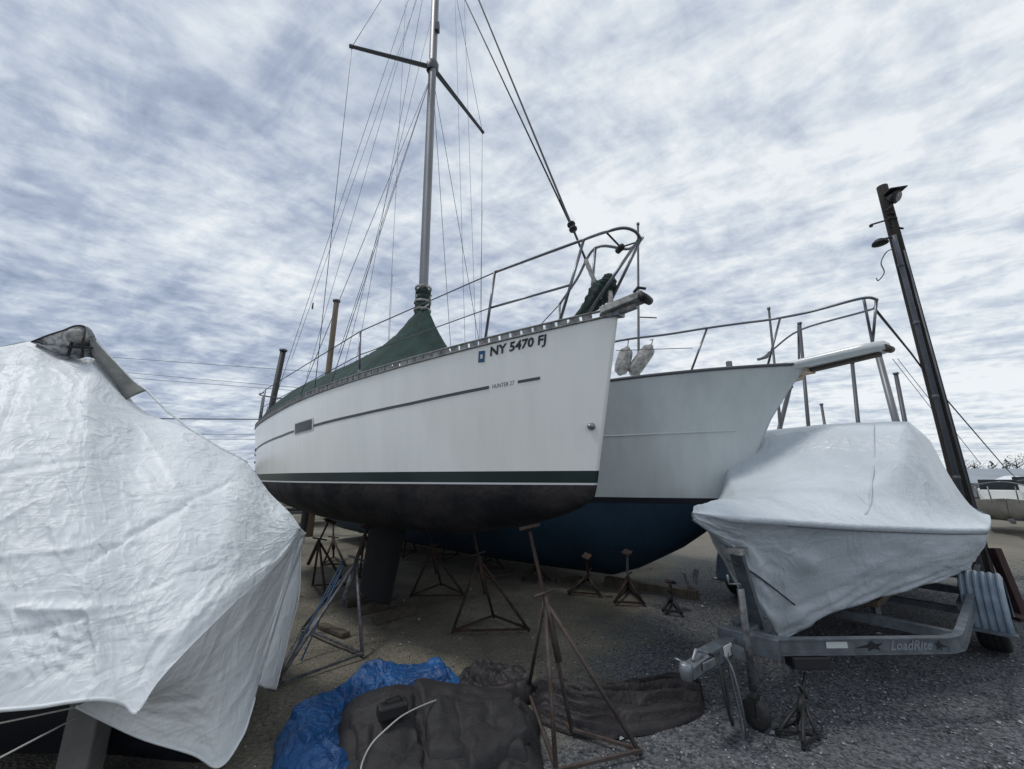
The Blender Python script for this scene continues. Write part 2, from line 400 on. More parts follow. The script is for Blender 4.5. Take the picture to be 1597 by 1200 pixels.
def deck_mesh(H, drop=.03, camber=.08, inset=.0):
    rows = []
    for t in TS:
        z = H.zs(t)-drop; p, q = H.top(t, z, -1), H.top(t, z, 1); 
        rows.append([p.lerp(q, k/8)+V((0, 0, camber*(1-(2*k/8-1)**2)*(p-q).length/2.5)) for k in range(9)])
    b = MB(); b.grid(rows); return b

# ------------------------------------------------------------ main sailboat
SA = .789
def zsA(t): return 2.842*(1-t)*(1-2*t)+4*2.462*t*(1-t)+2.485*t*(2*t-1)
def dA(t): return .02+.47*min(1, (t/.24))**.5*(1-.62*max(0, (t-.5)/.5)**1.6) if t > 0 else .001
SH = Hull((.83, 2.80), SA, 7.18, 1.226, zsA, 1.545, .27, .30, .71, .541, .93, dA)
boat = thing('sailboat', SH.w(3.2, 0, 0), 'white sloop on stands with green waterline stripe, green canvas cover and registration NY 5470 FJ', 'sailboat', rz=-SA)
zA = [lambda t: 1.545, lambda t: 1.560, lambda t: 1.65]+[(lambda t, f=f: lerp(1.64, zsA(t), f)) for f in (.12, .25, .4, .55, .7, .85, 1)]
hb = hull_mesh(SH, zA, [1, 2]+[0]*7+[0], 14, mbot=3)
hull = hb.build('hull', ['gel', 'white_line', 'green_paint', 'antifoul'], boat, weld=True)
deck_mesh(SH).build('deck', 'gel', boat)
# toe rail: perforated aluminium strip
b = MB()
for side in (-1, 1):
    for hgt, o_ in ((0, .004), (.055, .004)):
        b.tube([SH.top(t, zsA(t), side, o_)+V((0, 0, hgt-.002)) for t in TS[1:]], .010, 5)
    for k in range(2, 84):
        t = k/84; p = SH.top(t, zsA(t), side, .004); t2 = t+.0095; q = SH.top(t2, zsA(t2), side, .004)
        b.bar(p+V((0, 0, .028)), q+V((0, 0, .028)), .008, .05)
b.build('toe_rail', 'toerail', boat)
b = MB(); b.bar(SH.w(-.03, 0, 2.83), SH.w(.14, 0, 2.86), .09, .03); b.build('stem_fitting', 'steel', boat)
def strip(H, name, t0, t1, zc, hw, m, par, side=-1, off=.004, n=60):
    b = MB(); ts = [lerp(t0, t1, i/n) for i in range(n+1)]
    b.grid([[H.top(t, zc(t)-hw, side, off) for t in ts], [H.top(t, zc(t)+hw, side, off) for t in ts]], flip=(side < 0))
    return b.build(name, m, par)
def find_t(H, px, zc):
    best = None
    for i in range(801):
        t = i/800; p = H.top(t, zc(t)); v = p-V((0, 0, CZ)); fw = v.y*CP+v.z*SP; x = 798.5+F*v.x/fw
        d = abs(x-px)
        if best is None or d < best[0]: best = (d, t)
    return best[1]
def pixy(p):
    v = V(p)-V((0, 0, CZ)); fw = v.y*CP+v.z*SP; return (798.5+F*v.x/fw, 600-F*(-v.y*SP+v.z*CP)/fw)
def zfit(H, pts):     # heights on the hull side through given picture points -> z(t)
    T, Z = [], []
    for px, py in pts:
        z = 2.1
        for _ in range(14):
            t = find_t(H, px, lambda q, z=z: z)
            y = pixy(H.top(t, z))[1]; z += (y-py)*.004
        T.append(t); Z.append(z)
    o = sorted(zip(T, Z)); T = [a for a, _ in o]; Z = [c for _, c in o]
    return T, Z
T_, Z_ = zfit(SH, [(843, 590), (760, 605), (640, 630), (560, 647), (490, 664), (440, 680)])
def zc(t): return interp(t, T_, Z_) if t < T_[-1] else Z_[-1]+(t-T_[-1])*(Z_[-1]-Z_[-2])/(T_[-1]-T_[-2]+1e-6)*.5
tA, tB, tC = find_t(SH, 843, zc), find_t(SH, 808, zc), find_t(SH, 763, zc)
tW1, tW2 = find_t(SH, 487, zc), find_t(SH, 461, zc)
for side in (-1, 1):
    strip(SH, 'cove_stripe', tA, tB, zc, .012, 'stripe_grey', boat, side)
    strip(SH, 'cove_stripe', tC, tW1-.004, zc, .013, 'stripe_grey', boat, side)
    strip(SH, 'cove_stripe', tW2+.006, .985, zc, .012, 'stripe_grey', boat, side)
    strip(SH, 'port_window', tW1, tW2, lambda t: zc(t)+.02, .055, 'glass_dark', boat, side, .008)
    strip(SH, 'window_frame', tW1-.004, tW2+.004, lambda t: zc(t)+.02, .068, 'white_line', boat, side, .005)
def hull_text(H, s, name, tleft, tright, zcen, m, bold=0., shear=0., par=None, side=-1, ratio=None):
    vs, fs = text_pts(s, 1., bold, shear)
    x0 = min(v[0] for v in vs); x1 = max(v[0] for v in vs); y0 = min(v[1] for v in vs); y1 = max(v[1] for v in vs)
    length = (H.top(tleft, zcen(tleft))-H.top(tright, zcen(tright))).length; k = length/(x1-x0)
    if ratio: k2 = ratio/(y1-y0)
    else: k2 = k
    b = MB(); pts = []
    for x, y, _ in vs:
        t = lerp(tleft, tright, (x-x0)/(x1-x0)); z = zcen(t)+(y-(y0+y1)/2)*k2
        pts.append(H.top(t, z, side, .005))
    b.add(pts, fs, 0, False); return b.build(name, m, par)
T2, Z2 = zfit(SH, [(852, 531), (765, 551)]); zt = lambda t: lerp(Z2[0], Z2[1], (t-T2[0])/(T2[1]-T2[0]))
o = hull_text(SH, 'NY 5470 FJ', 'registration_number', find_t(SH, 764, zt), find_t(SH, 852, zt), zt, 'letter', .03, 0, boat, ratio=.105)
o['label'] = 'black registration letters NY 5470 FJ'
ztx = lambda t: zc(t)
hull_text(SH, 'HUNTER 27', 'model_lettering', tC-.004, tB+.004, ztx, 'stripe_grey', 0, 0, boat, ratio=.034)
T3, Z3 = zfit(SH, [(758, 556), (747, 557)]); zk = lambda t: sum(Z3)/2
ta, tb = find_t(SH, 757, zk), find_t(SH, 747, zk)
strip(SH, 'registration_sticker', ta, tb, zk, .048, 'blue_sticker', boat, off=.004, n=4)
strip(SH, 'sticker_emblem', lerp(ta, tb, .3), lerp(ta, tb, .7), zk, .018, 'white_line', boat, off=.006, n=2)
# bow eye
zb = 1.98; p = SH.top(.012, zb, -1, .0)
b = MB(); b.lathe(p-SH.pt*0, -SH.pt, [(0, .028), (.03, .026), (.045, .012), (.047, 0)], 12); b.build('bow_eye', 'galv_bright', boat)
# vent / outlet on quarter
for (a_, z_) in ((.93, 1.98), (.95, 1.86), (.90, 2.06)):
    p = SH.top(a_, z_, -1); b = MB(); b.lathe(p, -SH.pt, [(-.01, .022), (.012, .022), (.014, .012), (.002, .01)], 10); b.build('through_hull', 'dark_alu', boat)
# keel, rudder, skeg
def foil(b, p_top, p_bot, ct, cb, thick, h, n=12, mi=0):
    rows = []
    pt = V((-h.y, h.x, 0))
    for p, c in ((p_top, ct), (p_bot, cb)):
        r = []
        for k in range(n+1):
            x = k/n; th = thick*(1.9*math.sqrt(x)*(1-x)+.02) if x > 0 else 0
            r.append(V(p)-h*(x*c)+pt*th)
        for k in range(n, -1, -1):
            x = k/n; th = thick*(1.9*math.sqrt(x)*(1-x)+.02) if x > 0 else 0
            r.append(V(p)-h*(x*c)-pt*th)
        rows.append(r)
    b.grid(rows, mi); b.add(rows[1], [list(range(len(rows[1])))], mi, False); b.add(rows[0], [list(range(len(rows[0])))[::-1]], mi, False)
b = MB(); foil(b, SH.w(2.95, 0, 1.10), SH.w(3.25, 0, .12), .98, .85, .085, SH.h); b.build('keel', 'keel', boat)
b = MB(); foil(b, SH.w(6.35, 0, 1.36), SH.w(6.5, 0, .45), .42, .30, .035, SH.h); b.build('rudder', 'keel', boat)
b = MB(); b.tube([SH.w(5.2, .0, 1.22), SH.w(5.65, 0, 1.05)], .015); b.lathe(SH.w(5.62, 0, 1.06), -SH.h, [(0, .05), (.05, .03), (.08, .005)], 10); b.build('propeller_shaft', 'steel', boat)
# coachroof
def roof(H, t0, t1, wf, hz, drop=.03, n=24):
    rows = []
    for i in range(n+1):
        t = lerp(t0, t1, i/n); up = hz(i/n); z = H.zs(t)-drop+.02
        wd = H.B*H.fb(t, H.pw)*wf; a = H.L*t+.05
        prof = [(-1, 0), (-.93, .8), (-.86, 1), (-.5, 1.1), (0, 1.16), (.5, 1.1), (.86, 1), (.93, .8), (1, 0)]
        rows.append([H.w(a, k*wd, z+q*up) for k, q in prof])
    b = MB(); b.grid(rows); b.add(rows[0], [list(range(9))], 0, False); b.add(rows[-1], [list(range(9))[::-1]], 0, False); return b
roof(SH, .26, .66, .62, lambda s: .34*min(1, s*5)).build('coachroof', 'gel', boat)
# canvas cover : a tent from the mast down to both toe rails
MAST = SH.w(2.88, 0, 0); 
def ridge(a):      # height of the cover ridge along the boat (a metres from bow)
    return interp(a, [1.9, 2.15, 2.5, 2.72, 2.85, 2.96, 3.1, 3.4, 3.8, 4.4, 5.0, 5.8, 6.5, 6.9], [2.66, 2.92, 3.36, 3.70, 3.90, 3.90, 3.78, 3.68, 3.60, 3.54, 3.52, 3.50, 3.36, 2.75])
b = MB(); rows = []
for i in range(91):
    a = lerp(1.9, 6.9, i/90); t = a/SH.L; zr = ridge(a); ze = zsA(t)+.03; wd = SH.B*SH.fb(t, 2.)*.985
    r = []
    for k in range(41):
        q = k/20-1; c = 1-abs(q)
        z = ze+(zr-ze)*(c**lerp(1.4, .62, sm((a-3.1)/2.6)))
        f = .022*fbm(a*3, q*2.5+5, 1)+.015*sin(a*34+5*fbm(a, q*3))*c
        z += f*min(1, c*4)
        r.append(SH.w(a, q*wd, z))
    rows.append(r)
b.grid(rows); cov = b.build('canvas_cover', 'canvas_green', boat); cov['label'] = 'green canvas winter cover peaked at the mast'
b = MB()
for i in range(26):                                  # lashings along the near and far edge
    a = 2.0+i*.19; t = a/SH.L
    for s_ in (-1, 1):
        b = MB(); p = SH.w(a, s_*SH.B*SH.fb(t, 2.)*.985, zsA(t)+.03); b.tube([p+V((0, 0, .02)), SH.top(t, zsA(t)-.0, s_, .012)+V((0, 0, -.02))], .004, 4)
        b.build('cover_lashing', 'rope_white', boat)
# mast
mh = 12.3; mt_ = MAST-SH.h*.28+V((0, 0, mh))
def mastp(z): return V((MAST.x, MAST.y, 0)).lerp(V((mt_.x, mt_.y, 0)), (z-3)/(mh-3))+V((0, 0, z))
b = MB()
prof = [mastp(2.5+i*(mh-2.5)/20) for i in range(21)]
rows = []
for p in prof:
    rows.append([p+SH.h*(.082*cos(2*pi*k/14))+SH.pt*(.055*sin(2*pi*k/14)) for k in range(15)])
b.grid(rows); b.build('mast', 'alu', boat)
b = MB()
for z in (3.62, 3.74, 3.86, 3.98, 4.06):
    b.lathe(mastp(z), (0, 0, 1), [(-.05, .08), (-.04, .105), (.03, .108), (.05, .08)], 12)
b.build('mast_boot', ['canvas_dark'], boat)
b = MB()
for z in (3.68, 3.80, 3.92, 4.13):
    b.lathe(mastp(z), (0, 0, 1), [(-.018, .10), (-.012, .118), (.012, .118), (.018, .10)], 12)
for k in range(9):
    a = k*2.4; z = 3.65+k*.06; b.tube([mastp(z)+V((cos(a)*.11, sin(a)*.11, 0)), mastp(z+.10)+V((cos(a+.9)*.115, sin(a+.9)*.115, 0))], .012, 5)
b.build('rope_coil', 'dirty_white', boat)
SPZ = 8.16; m0 = mastp(SPZ)
tipS = PY(549, 73, 4.60); tipP = PY(752, 205, 6.10)
for tp in (tipS, tipP):
    b = MB(); d = (tp-m0).normalized(); up = V((0, 0, 1)); sx = d.cross(up).normalized(); uz = sx.cross(d)
    rows = [[m0.lerp(tp, i/6)+sx*(.045*(1-.35*i/6)*cos(2*pi*k/10))+uz*(.02*sin(2*pi*k/10)) for k in range(11)] for i in range(7)]
    b.grid(rows); b.lathe(tp-d*.01, d, [(0, 0), (0, .03), (.05, .03), (.055, 0)], 8); b.build('spreader', 'dark_alu', boat)
b = MB(); b.lathe(m0, (0, 0, 1), [(-.09, .085), (-.06, .1), (.06, .1), (.09, .085)], 12)
b.build('spreader_bracket', 'dark_alu', boat)
b = MB(); b.box(mastp(8.95)+SH.h*.10, .07, .08, .16); b.build('mast_light', 'dark_alu', boat)
def stay(p, q, r, sag=0., m='wire', name='stay'):
    p, q = V(p), V(q); b = MB(); b.tube([p.lerp(q, i/6)-V((0, 0, sag*4*(i/6)*(1-i/6))) for i in range(7)], r, 5); return b.build(name, m, boat)
chS = SH.w(3.05, -SH.B*.97, 2.56); chP = SH.w(3.05, SH.B*.97, 2.56); top_ = mastp(mh-.1)
SR = .0042
for tp, ch, s_ in ((tipS, chS, -1), (tipP, chP, 1)):
    stay(top_, tp, SR, name='shroud'); stay(tp, ch, SR, name='shroud')
    stay(mastp(SPZ-.12), SH.w(2.75, s_*SH.B*.92, 2.56), SR, name='lower_shroud')
    stay(mastp(SPZ-.12), SH.w(3.65, s_*SH.B*.95, 2.53), SR, name='lower_shroud')
for s_ in (-1, 1):
    stay(top_, SH.w(7.05, s_*.72, 2.6), SR, name='backstay')
stay(mastp(mh-1), PY(455, 560, 7.0), .0034, name='halyard')
stay(mastp(mh-.5), PY(478, 590, 6.6), .0034, name='halyard')
stay(mastp(SPZ+1.5), PY(536, 575, 5.6), .0034, name='halyard')
stay(mastp(SPZ-.1), PY(528, 552, 5.6), .004, name='halyard')
for (x0, x1, y1) in ((708, 726, 500), (722, 742, 470), (636, 604, 500)):
    stay(PY(x0, -60, 5.2), PY(x1, y1+60, 5.2), .0028, name='halyard')
b = MB(); p = PY(487, 482, 6.6); b.tube([p, p+V((0, 0, .12))], .016, 6); b.build('turnbuckle', 'dark_alu', boat)
# forestay with furler, second stay
fs0 = SH.w(.10, 0, 2.90); fs1 = mastp(mh)
b = MB(); b.tube([fs0.lerp(fs1, k/8) for k in range(9)], .011, 6); b.build('forestay', 'rope_dark', boat)
b = MB(); b.tube([fs0.lerp(fs1, .085)+SH.pt*.0, mastp(mh-1.3)+SH.h*.08], .0085, 5); b.build('headsail_halyard', 'rope_dark', boat)
b = MB(); p = fs0.lerp(fs1, .098); d = (fs1-fs0).normalized()
b.lathe(p-d*.05, d, [(0, .012), (.01, .036), (.025, .038), (.03, .016), (.07, .016), (.075, .038), (.09, .036), (.1, .012)], 14); b.build('furling_drum', 'black', boat)
b = MB(); b.tube([fs0.lerp(fs1, .012+.004*k) for k in range(12)], [.018+.004*(k % 2) for k in range(12)], 7); b.build('furler_wrap', 'dirty_white', boat)
# green bag round the furler foot
b = MB(); rows = []
ax = spline([PY(899, 493, 3.02), PY(918, 481, 2.98), (PY(934, 462, 2.94)), PY(945, 446, 2.90), PY(948, 436, 2.88), PY(947, 428, 2.87)], 6)
for i, p in enumerate(ax):
    u = i/(len(ax)-1); ra_ = interp(u, [0, .2, .42, .62, .8, 1], [.012, .062, .092, .088, .062, .03])*(1+.08*sin(i*1.7))
    d = (ax[min(i+1, len(ax)-1)]-ax[max(i-1, 0)]).normalized(); sx2 = d.cross(V((0, 1, 0))).normalized(); sy2 = d.cross(sx2)
    rows.append([p+sx2*(ra_*cos(2*pi*k/20)*(1+.12*sin(3*2*pi*k/20+u*5)))+sy2*(ra_*.8*sin(2*pi*k/20)*(1+.14*sin(5*2*pi*k/20+u*6))) for k in range(21)])
b.grid(rows); o = b.build('furler_bag', 'canvas_dark', boat)
b = MB(); b.tube([PY(951, 455, 2.80), PY(953, 470, 2.80), PY(948, 480, 2.80)], .02, 6); b.build('bag_tie', 'dirty_white', boat)
# anchor roller / bow plank
b = MB(); pA = SH.w(.30, -.02, 2.86); pB = SH.w(-.17, -.02, 3.00)
pB = PY(1006, 462, 2.66); pA = PY(940, 488, 2.86)
b.bar(pA, pB, .13, .055); b.bar(pA+V((0, 0, -.05)), pA.lerp(pB, .8)+V((0, 0, -.05)), .05, .04); b.build('bow_roller', 'dirty_white', boat, bevel=.006)
b = MB(); b.lathe(pB-SH.pt*.07-V((0, 0, .02)), SH.pt, [(0, 0), (0, .03), (.05, .034), (.09, .034), (.14, .03), (.14, 0)], 14)
b.tube([pB+V((-.08, 0, .03)), pB+V((-.05, 0, .07)), pB+V((.01, 0, .06))], .012, 6); b.build('roller_wheel', 'black', boat)
# pulpit and lifelines
def dk(a, s_, dz=0., inn=.04): t = a/SH.L; return SH.w(a, s_*max(0, SH.B*SH.fb(t, 2.)-inn), zsA(t)+dz)
def on(px, py, s_=-1, inn=.05, guess=1.):   # point above the near rail line hit by a picture ray
    d = ray(px, py); best = None
    for i in range(900):
        a = -.4+i*.008; t = max(0, a/SH.L); lat = s_*max(.0, SH.B*SH.fb(t, 2.)-inn); p = SH.w(a, lat, 0)
        e = abs(p.x/p.y-d.x/d.y) if p.y > .1 else 9
        if best is None or e < best[0]: best = (e, a, lat, p)
    p = best[3]; return V((p.x, p.y, CZ+d.z*p.y/d.y)), best[1], best[2]
P1 = on(771, 425)[0]; P2 = on(910, 374)[0]
nose = [(975, 357, -.02), (996, 362, -.1), (998, 375, -.12)]
rail = [P1, on(840, 400)[0], P2, PY(945, 362, 2.66), PY(972, 356, 2.60), PY(990, 361, 2.60), PY(998, 371, 2.63)]
# mirror to the port side
def mir(p):
    r = V(p)-SH.bow; lat = r.dot(SH.pt); return V(p)-SH.pt*(2*lat)
railP = [mir(p) for p in rail]
tipm = (rail[-1]+railP[-1])/2
b = MB(); path = spline(rail+railP[::-1], 6); b.tube(path, .0125, 8); b.build('pulpit_rail', 'steel', boat)
for s_, f_ in ((-1, lambda p: p), (1, mir)):
    b = MB()
    f1 = on(757, 528)[0]; f2 = on(874, 500)[0]
    b.tube([f_(P1), f_(f1)], .0125, 8); b.tube([f_(P2), f_(f2)], .0125, 8)
    m1 = f_(P1.lerp(f1, .55)); m2 = f_(P2.lerp(f2, .57)); b.tube([m1, m2], .0105, 8)
    b.build('pulpit_leg', 'steel', boat)
    b = MB(); b.tube([f_(rail[-1]), f_(SH.w(.22, -.10, 2.87))], .0125, 8); b.build('pulpit_leg', 'steel', boat)
b = MB(); b.tube([rail[3], PY(968, 386, 2.75), mir(rail[4])], .008, 6)
b.lathe(PY(968, 387, 2.75), (.3, -.9, .1), [(-.05, .01), (-.045, .024), (.01, .028), (.03, .02), (.035, 0)], 12); b.build('bow_light', 'black', boat)
# stanchions + lifelines
S1t = on(562, 517)[0]; S1b = on(560, 585)[0]
S2t = PY(445, 578, 6.75); 
stt = [(S1t, S1b)]
sx_ = on(651, 486)[0]
for s_, f_ in ((-1, lambda p: p), (1, mir)):
    b = MB(); b.tube([f_(S1t), f_(S1b)], .012, 8); b.lathe(f_(S1b)-V((0, 0, .05)), (0, 0, 1), [(0, .03), (.08, .022), (.10, .013)], 8); b.build('stanchion', 'steel', boat)
    b = MB(); pA_ = SH.w(3.4, -SH.B*.95, zsA(.47)+.02); pB_ = SH.w(3.4, -SH.B*.95, zsA(.47)+.62); 
    b = MB(); q1 = dk(6.1, -1, .62); b.tube([f_(P1), f_(S1t), f_(q1)], .006, 5); b.build('lifeline', 'wire', boat)
    b = MB(); b.tube([f_(P1.lerp(f1, .55)), f_(S1t.lerp(S1b, .55)), f_(dk(6.1, -1, .32))], .005, 5); b.build('lifeline', 'wire', boat)
# stern pushpit, ladder, motor bracket
b = MB()
A = [dk(6.1, -1, .62), dk(6.6, -1, .64), dk(7.05, -1, .64), SH.w(7.15, 0, 3.12), dk(7.05, 1, .64), dk(6.6, 1, .64), dk(6.1, 1, .62)]
b.tube(spline(A, 6), .0125, 8)
b.tube([p-V((0, 0, .3)) for p in spline(A[:3], 6)], .010, 6); b.tube([p-V((0, 0, .3)) for p in spline(A[4:], 6)], .010, 6)
for a, s_ in ((6.1, -1), (7.0, -1), (6.1, 1), (7.0, 1)): b.tube([dk(a, s_, .63), dk(a, s_, 0)], .0125, 8)
b.build('stern_rail', 'steel', boat)
b = MB()
for q in (-.42, -.72): b.tube([SH.w(7.22, q, 2.95), SH.w(7.25, q, 2.55), SH.w(7.1, q, 1.9)], .0115, 6)
for k in range(5): z = 2.0+k*.22; b.tube([SH.w(7.24-.03*(4-k), -.42, z), SH.w(7.24-.03*(4-k), -.72, z)], .0115, 6)
b.build('boarding_ladder', 'steel', boat)

# ------------------------------------------------------------ big motor yacht behind
PA = math.atan2(.67, .742)
def zsP(t): return 3.0-.95*(t**1.25)*(1-.45*t) if t > 0 else 3.0
_sz = [-.2, .13, .2, .35, .644, 1.25, 2.316, 2.726, 2.85, 3.0]; _sa = [2.4, 2.1, 1.86, 1.66, 1.36, 1.02, .50, .22, .12, 0]
def stemP(z): return interp(z, _sz, _sa)
def dP(t): return .05+1.07*min(1, t/.10)**.8 if t < .1 else 1.12
PH = Hull((3.73, 4.65), PA, 11.0, 1.85, zsP, 1.25, 0, .35, .85, .5, .90, dP, stem=stemP, pw=2.6, pww=1.75, flare=1.5)
yacht = thing('motor_yacht', PH.w(5, 0, 0), 'large white motor yacht with flared bow, pulpit plank and blue bottom paint behind the sloop', 'yacht', rz=-PA)
zP = [lambda t: 1.25, lambda t: 1.33]+[(lambda t, f=f: lerp(1.33, zsP(t), f)) for f in (.1, .2, .3, .4, .5, .6, .7, .8, .9, 1)]
pb = hull_mesh(PH, zP, [1]+[0]*10+[0], 16, e1=.9, e2=.8, mbot=2)
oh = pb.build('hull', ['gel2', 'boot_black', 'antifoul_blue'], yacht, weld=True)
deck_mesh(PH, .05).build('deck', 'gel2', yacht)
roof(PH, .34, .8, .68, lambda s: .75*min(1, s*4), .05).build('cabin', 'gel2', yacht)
T4, Z4 = zfit(PH, [(1150, 672), (1050, 676), (960, 680)]); zr4 = sum(Z4)/3
for s_ in (-1, 1):
    b = MB(); ts = [.03+.96*i/60 for i in range(61)]
    zq = lambda t: interp(t, T4, Z4)
    b.grid([[PH.top(t, zq(t)-.012, s_, .0) for t in ts], [PH.top(t, zq(t), s_, .018) for t in ts], [PH.top(t, zq(t)+.012, s_, .0) for t in ts]], flip=s_ < 0); b.build('spray_rail', 'gel2', yacht)
    b = MB(); b.tube([PH.top(t, zsP(t)-.01, s_, .0) for t in TS], .022, 6); b.build('rub_rail', 'dark_alu', yacht)
# anchor pulpit plank
pa = PY(1225, 578, 4.95); pe = PY(1384, 540, 4.05)
dpl = (pe-pa).normalized(); sxx = dpl.cross(V((0, 0, 1))).normalized()
b = MB(); rows = []
for i in range(15):
    t = i/14; p = pa.lerp(pe, t); wd = lerp(.26, .17, t)*(1 if i < 13 else (.9 if i == 13 else .6)); th = .05
    rows.append([p+sxx*(wd*c)+V((0, 0, th*z_)) for c, z_ in ((-1, -.6), (-1, .7), (-.85, 1), (.85, 1), (1, .7), (1, -.6), (.8, -1.), (-.8, -1.), (-1, -.6))])
b.grid(rows); b.add(rows[-1][:8], [list(range(8))], 0, False); b.build('pulpit_plank', 'gel2', yacht)
b = MB(); b.bar(pa.lerp(pe, .10)-V((0, 0, .075)), pa.lerp(pe, .93)-V((0, 0, .065)), .09, .05); b.lathe(pe-V((0, 0, .03))-sxx*.07, sxx, [(0, 0), (0, .04), (.14, .04), (.14, 0)], 12); b.build('anchor_roller', 'teak', yacht)
b = MB(); b.bar(pa.lerp(pe, .02)-V((0, 0, .07)), pa.lerp(pe, .28)-V((0, 0, .08)), .20, .05); b.bar(pa.lerp(pe, -.05)-V((0, 0, .13))-sxx*0, pa.lerp(pe, .14)-V((0, 0, .12)), .22, .06); b.build('plank_bracket', 'yellowed', yacht)
# rails
def onP(px, py, s_=-1, inn=.08):
    d = ray(px, py); best = None
    for i in range(900):
        a = 0+i*.008; t = a/PH.L; lat = s_*max(0, PH.B*PH.fb(t, PH.pw)-inn); p = PH.w(a, lat, 0)
        if p.y < .1: continue
        e = abs(p.x/p.y-d.x/d.y)
        if best is None or e < best[0]: best = (e, p)
    p = best[1]; return V((p.x, p.y, CZ+d.z*p.y/d.y))
def mirP(p): r = V(p)-PH.bow; return V(p)-PH.pt*(2*r.dot(PH.pt))
TP = [onP(890, 552), onP(965, 532), onP(1040, 522), onP(1103, 512), onP(1160, 504), onP(1200, 499), PY(1262, 487, 4.3), PY(1342, 466, 3.95), PY(1366, 467, 3.95), PY(1366, 470, 4.05)]
b = MB(); b.tube(spline(TP, 6), .016, 8); b.build('rail', 'steel', yacht)
LP_ = [PY(1187, 560, 5.6), PY(1205, 546, 5.5), PY(1248, 515, 5.1), PY(1345, 487, 4.3), PY(1364, 480, 4.1), PY(1366, 470, 4.05)]
for f_ in (lambda p: p,):
    b = MB(); b.tube([f_(p) for p in spline(LP_, 5)], .013, 7); b.build('lower_rail', 'steel', yacht)
    for (a_, c_) in (((1103, 512), (1076, 583)), ((1216, 498), (1197, 570))):
        b = MB(); b.tube([f_(onP(*a_)), f_(onP(*c_))], .014, 7); b.build('rail_post', 'steel', yacht)
    b = MB(); b.tube([f_(PY(1347, 466, 3.97)), f_(PY(1362, 543, 4.15))], .014, 7); b.build('rail_post', 'steel', yacht)
    b = MB(); b.tube([f_(PY(1367, 468, 4.0)), f_(PY(1360, 543, 4.15))], .014, 7); b.build('rail_post', 'steel', yacht)
    b = MB(); b.tube([f_(PY(1245, 508, 4.5)), f_(PY(1246, 560, 4.7))], .013, 7); b.build('rail_post', 'steel', yacht)
    b = MB(); b.tube([f_(onP(1080, 543)), f_(onP(960, 547))], .005, 5); b.build('lifeline', 'wire', yacht)
b = MB(); b.box(PY(1137, 568, 5.05), .06, .05, .07); b.build('cleat', 'steel', yacht)
b = MB(); b.tube([PY(1182, 561, 4.9), PY(1196, 557, 4.9), PY(1200, 550, 4.9)], .02, 6); b.build('chock', 'steel', yacht)
# fenders hung on the yacht's rail (things of their own)
for i, (x0, y0, x1, y1, lab) in enumerate(((978, 545, 967, 582, 'weathered grey fender on the yacht rail, half hidden by the sloop bow'), (1014, 542, 986, 582, 'weathered grey fender on the yacht rail, the fully visible one right of the sloop bow'))):
    p, q = PY(x0, y0, 5.5), PY(x1, y1, 5.4); d = (q-p).normalized(); Ln = (q-p).length
    t = thing('boat_fender', p, lab, 'fender', 'fenders on the yacht rail')
    b = MB(); b.lathe(p, d, [(-.04, 0), (-.04, .03), (0, .05), (.05, .095), (.12, .105), (Ln-.10, .105), (Ln-.03, .09), (Ln, .05), (Ln+.03, .03), (Ln+.03, 0)], 16); b.build('body', 'dirty_white', t)
    b = MB(); b.tube([p-d*.03, p-d*.1+V((0, 0, .06)), onP(x0, 531)], .008, 5); b.build('lanyard', 'rope_white', t)
    break_ = 0

# ------------------------------------------------------------ jack stands
def stand(loc, head, feet, label, mats=('rust', 'rust'), fr=.32, r=.021, pad=True, zring=.04, group='rusty jack stands under the boats', padn=None):
    """loc: ground centre, head: top point, feet: list of ground points"""
    loc, head = V(loc), V(head); root = thing('boat_stand', loc, label, 'boat stand', group)
    hub = loc.lerp(head, 1-fr)
    b = MB(); p0_, p1_ = loc.lerp(head, .42), head-V((0, 0, .03)); nn_ = 60; b.tube([p0_.lerp(p1_, i/nn_) for i in range(nn_+1)], [r*(.84 if i % 2 else .70) for i in range(nn_+1)], 8); b.build('screw_post', mats[0], root)
    b = MB(); b.tube([loc.lerp(head, .34), hub], r*1.35, 8); b.build('sleeve', mats[1], root)
    for f in feet:
        f = V(f); b = MB(); b.tube([hub-V((0, 0, .02)), f+V((0, 0, r))], r*.85, 7); b.build('leg', mats[1], root)
    b = MB()
    for i in range(len(feet)):
        b.bar(V(feet[i])+V((0, 0, zring)), V(feet[(i+1) % len(feet)])+V((0, 0, zring)), r*1.1, r*1.0)
    b.build('base_ring', mats[1], root)
    d = (head-loc).normalized() if padn is None else V(padn)
    a = d.orthogonal().normalized()
    b = MB(); b.tube([hub+d*.02-a*.11, hub+d*.02+a*.11], .011, 6); b.build('screw_handle', mats[1], root)
    if pad:
        b = MB(); sx2 = d.cross(SH.h if abs(d.dot(SH.h)) < .9 else V((0, 1, 0))).normalized()
        b.bar(head-sx2*.055, head+sx2*.055, .11, .022, up=d); b.build('pad', 'rust', root)
    return root
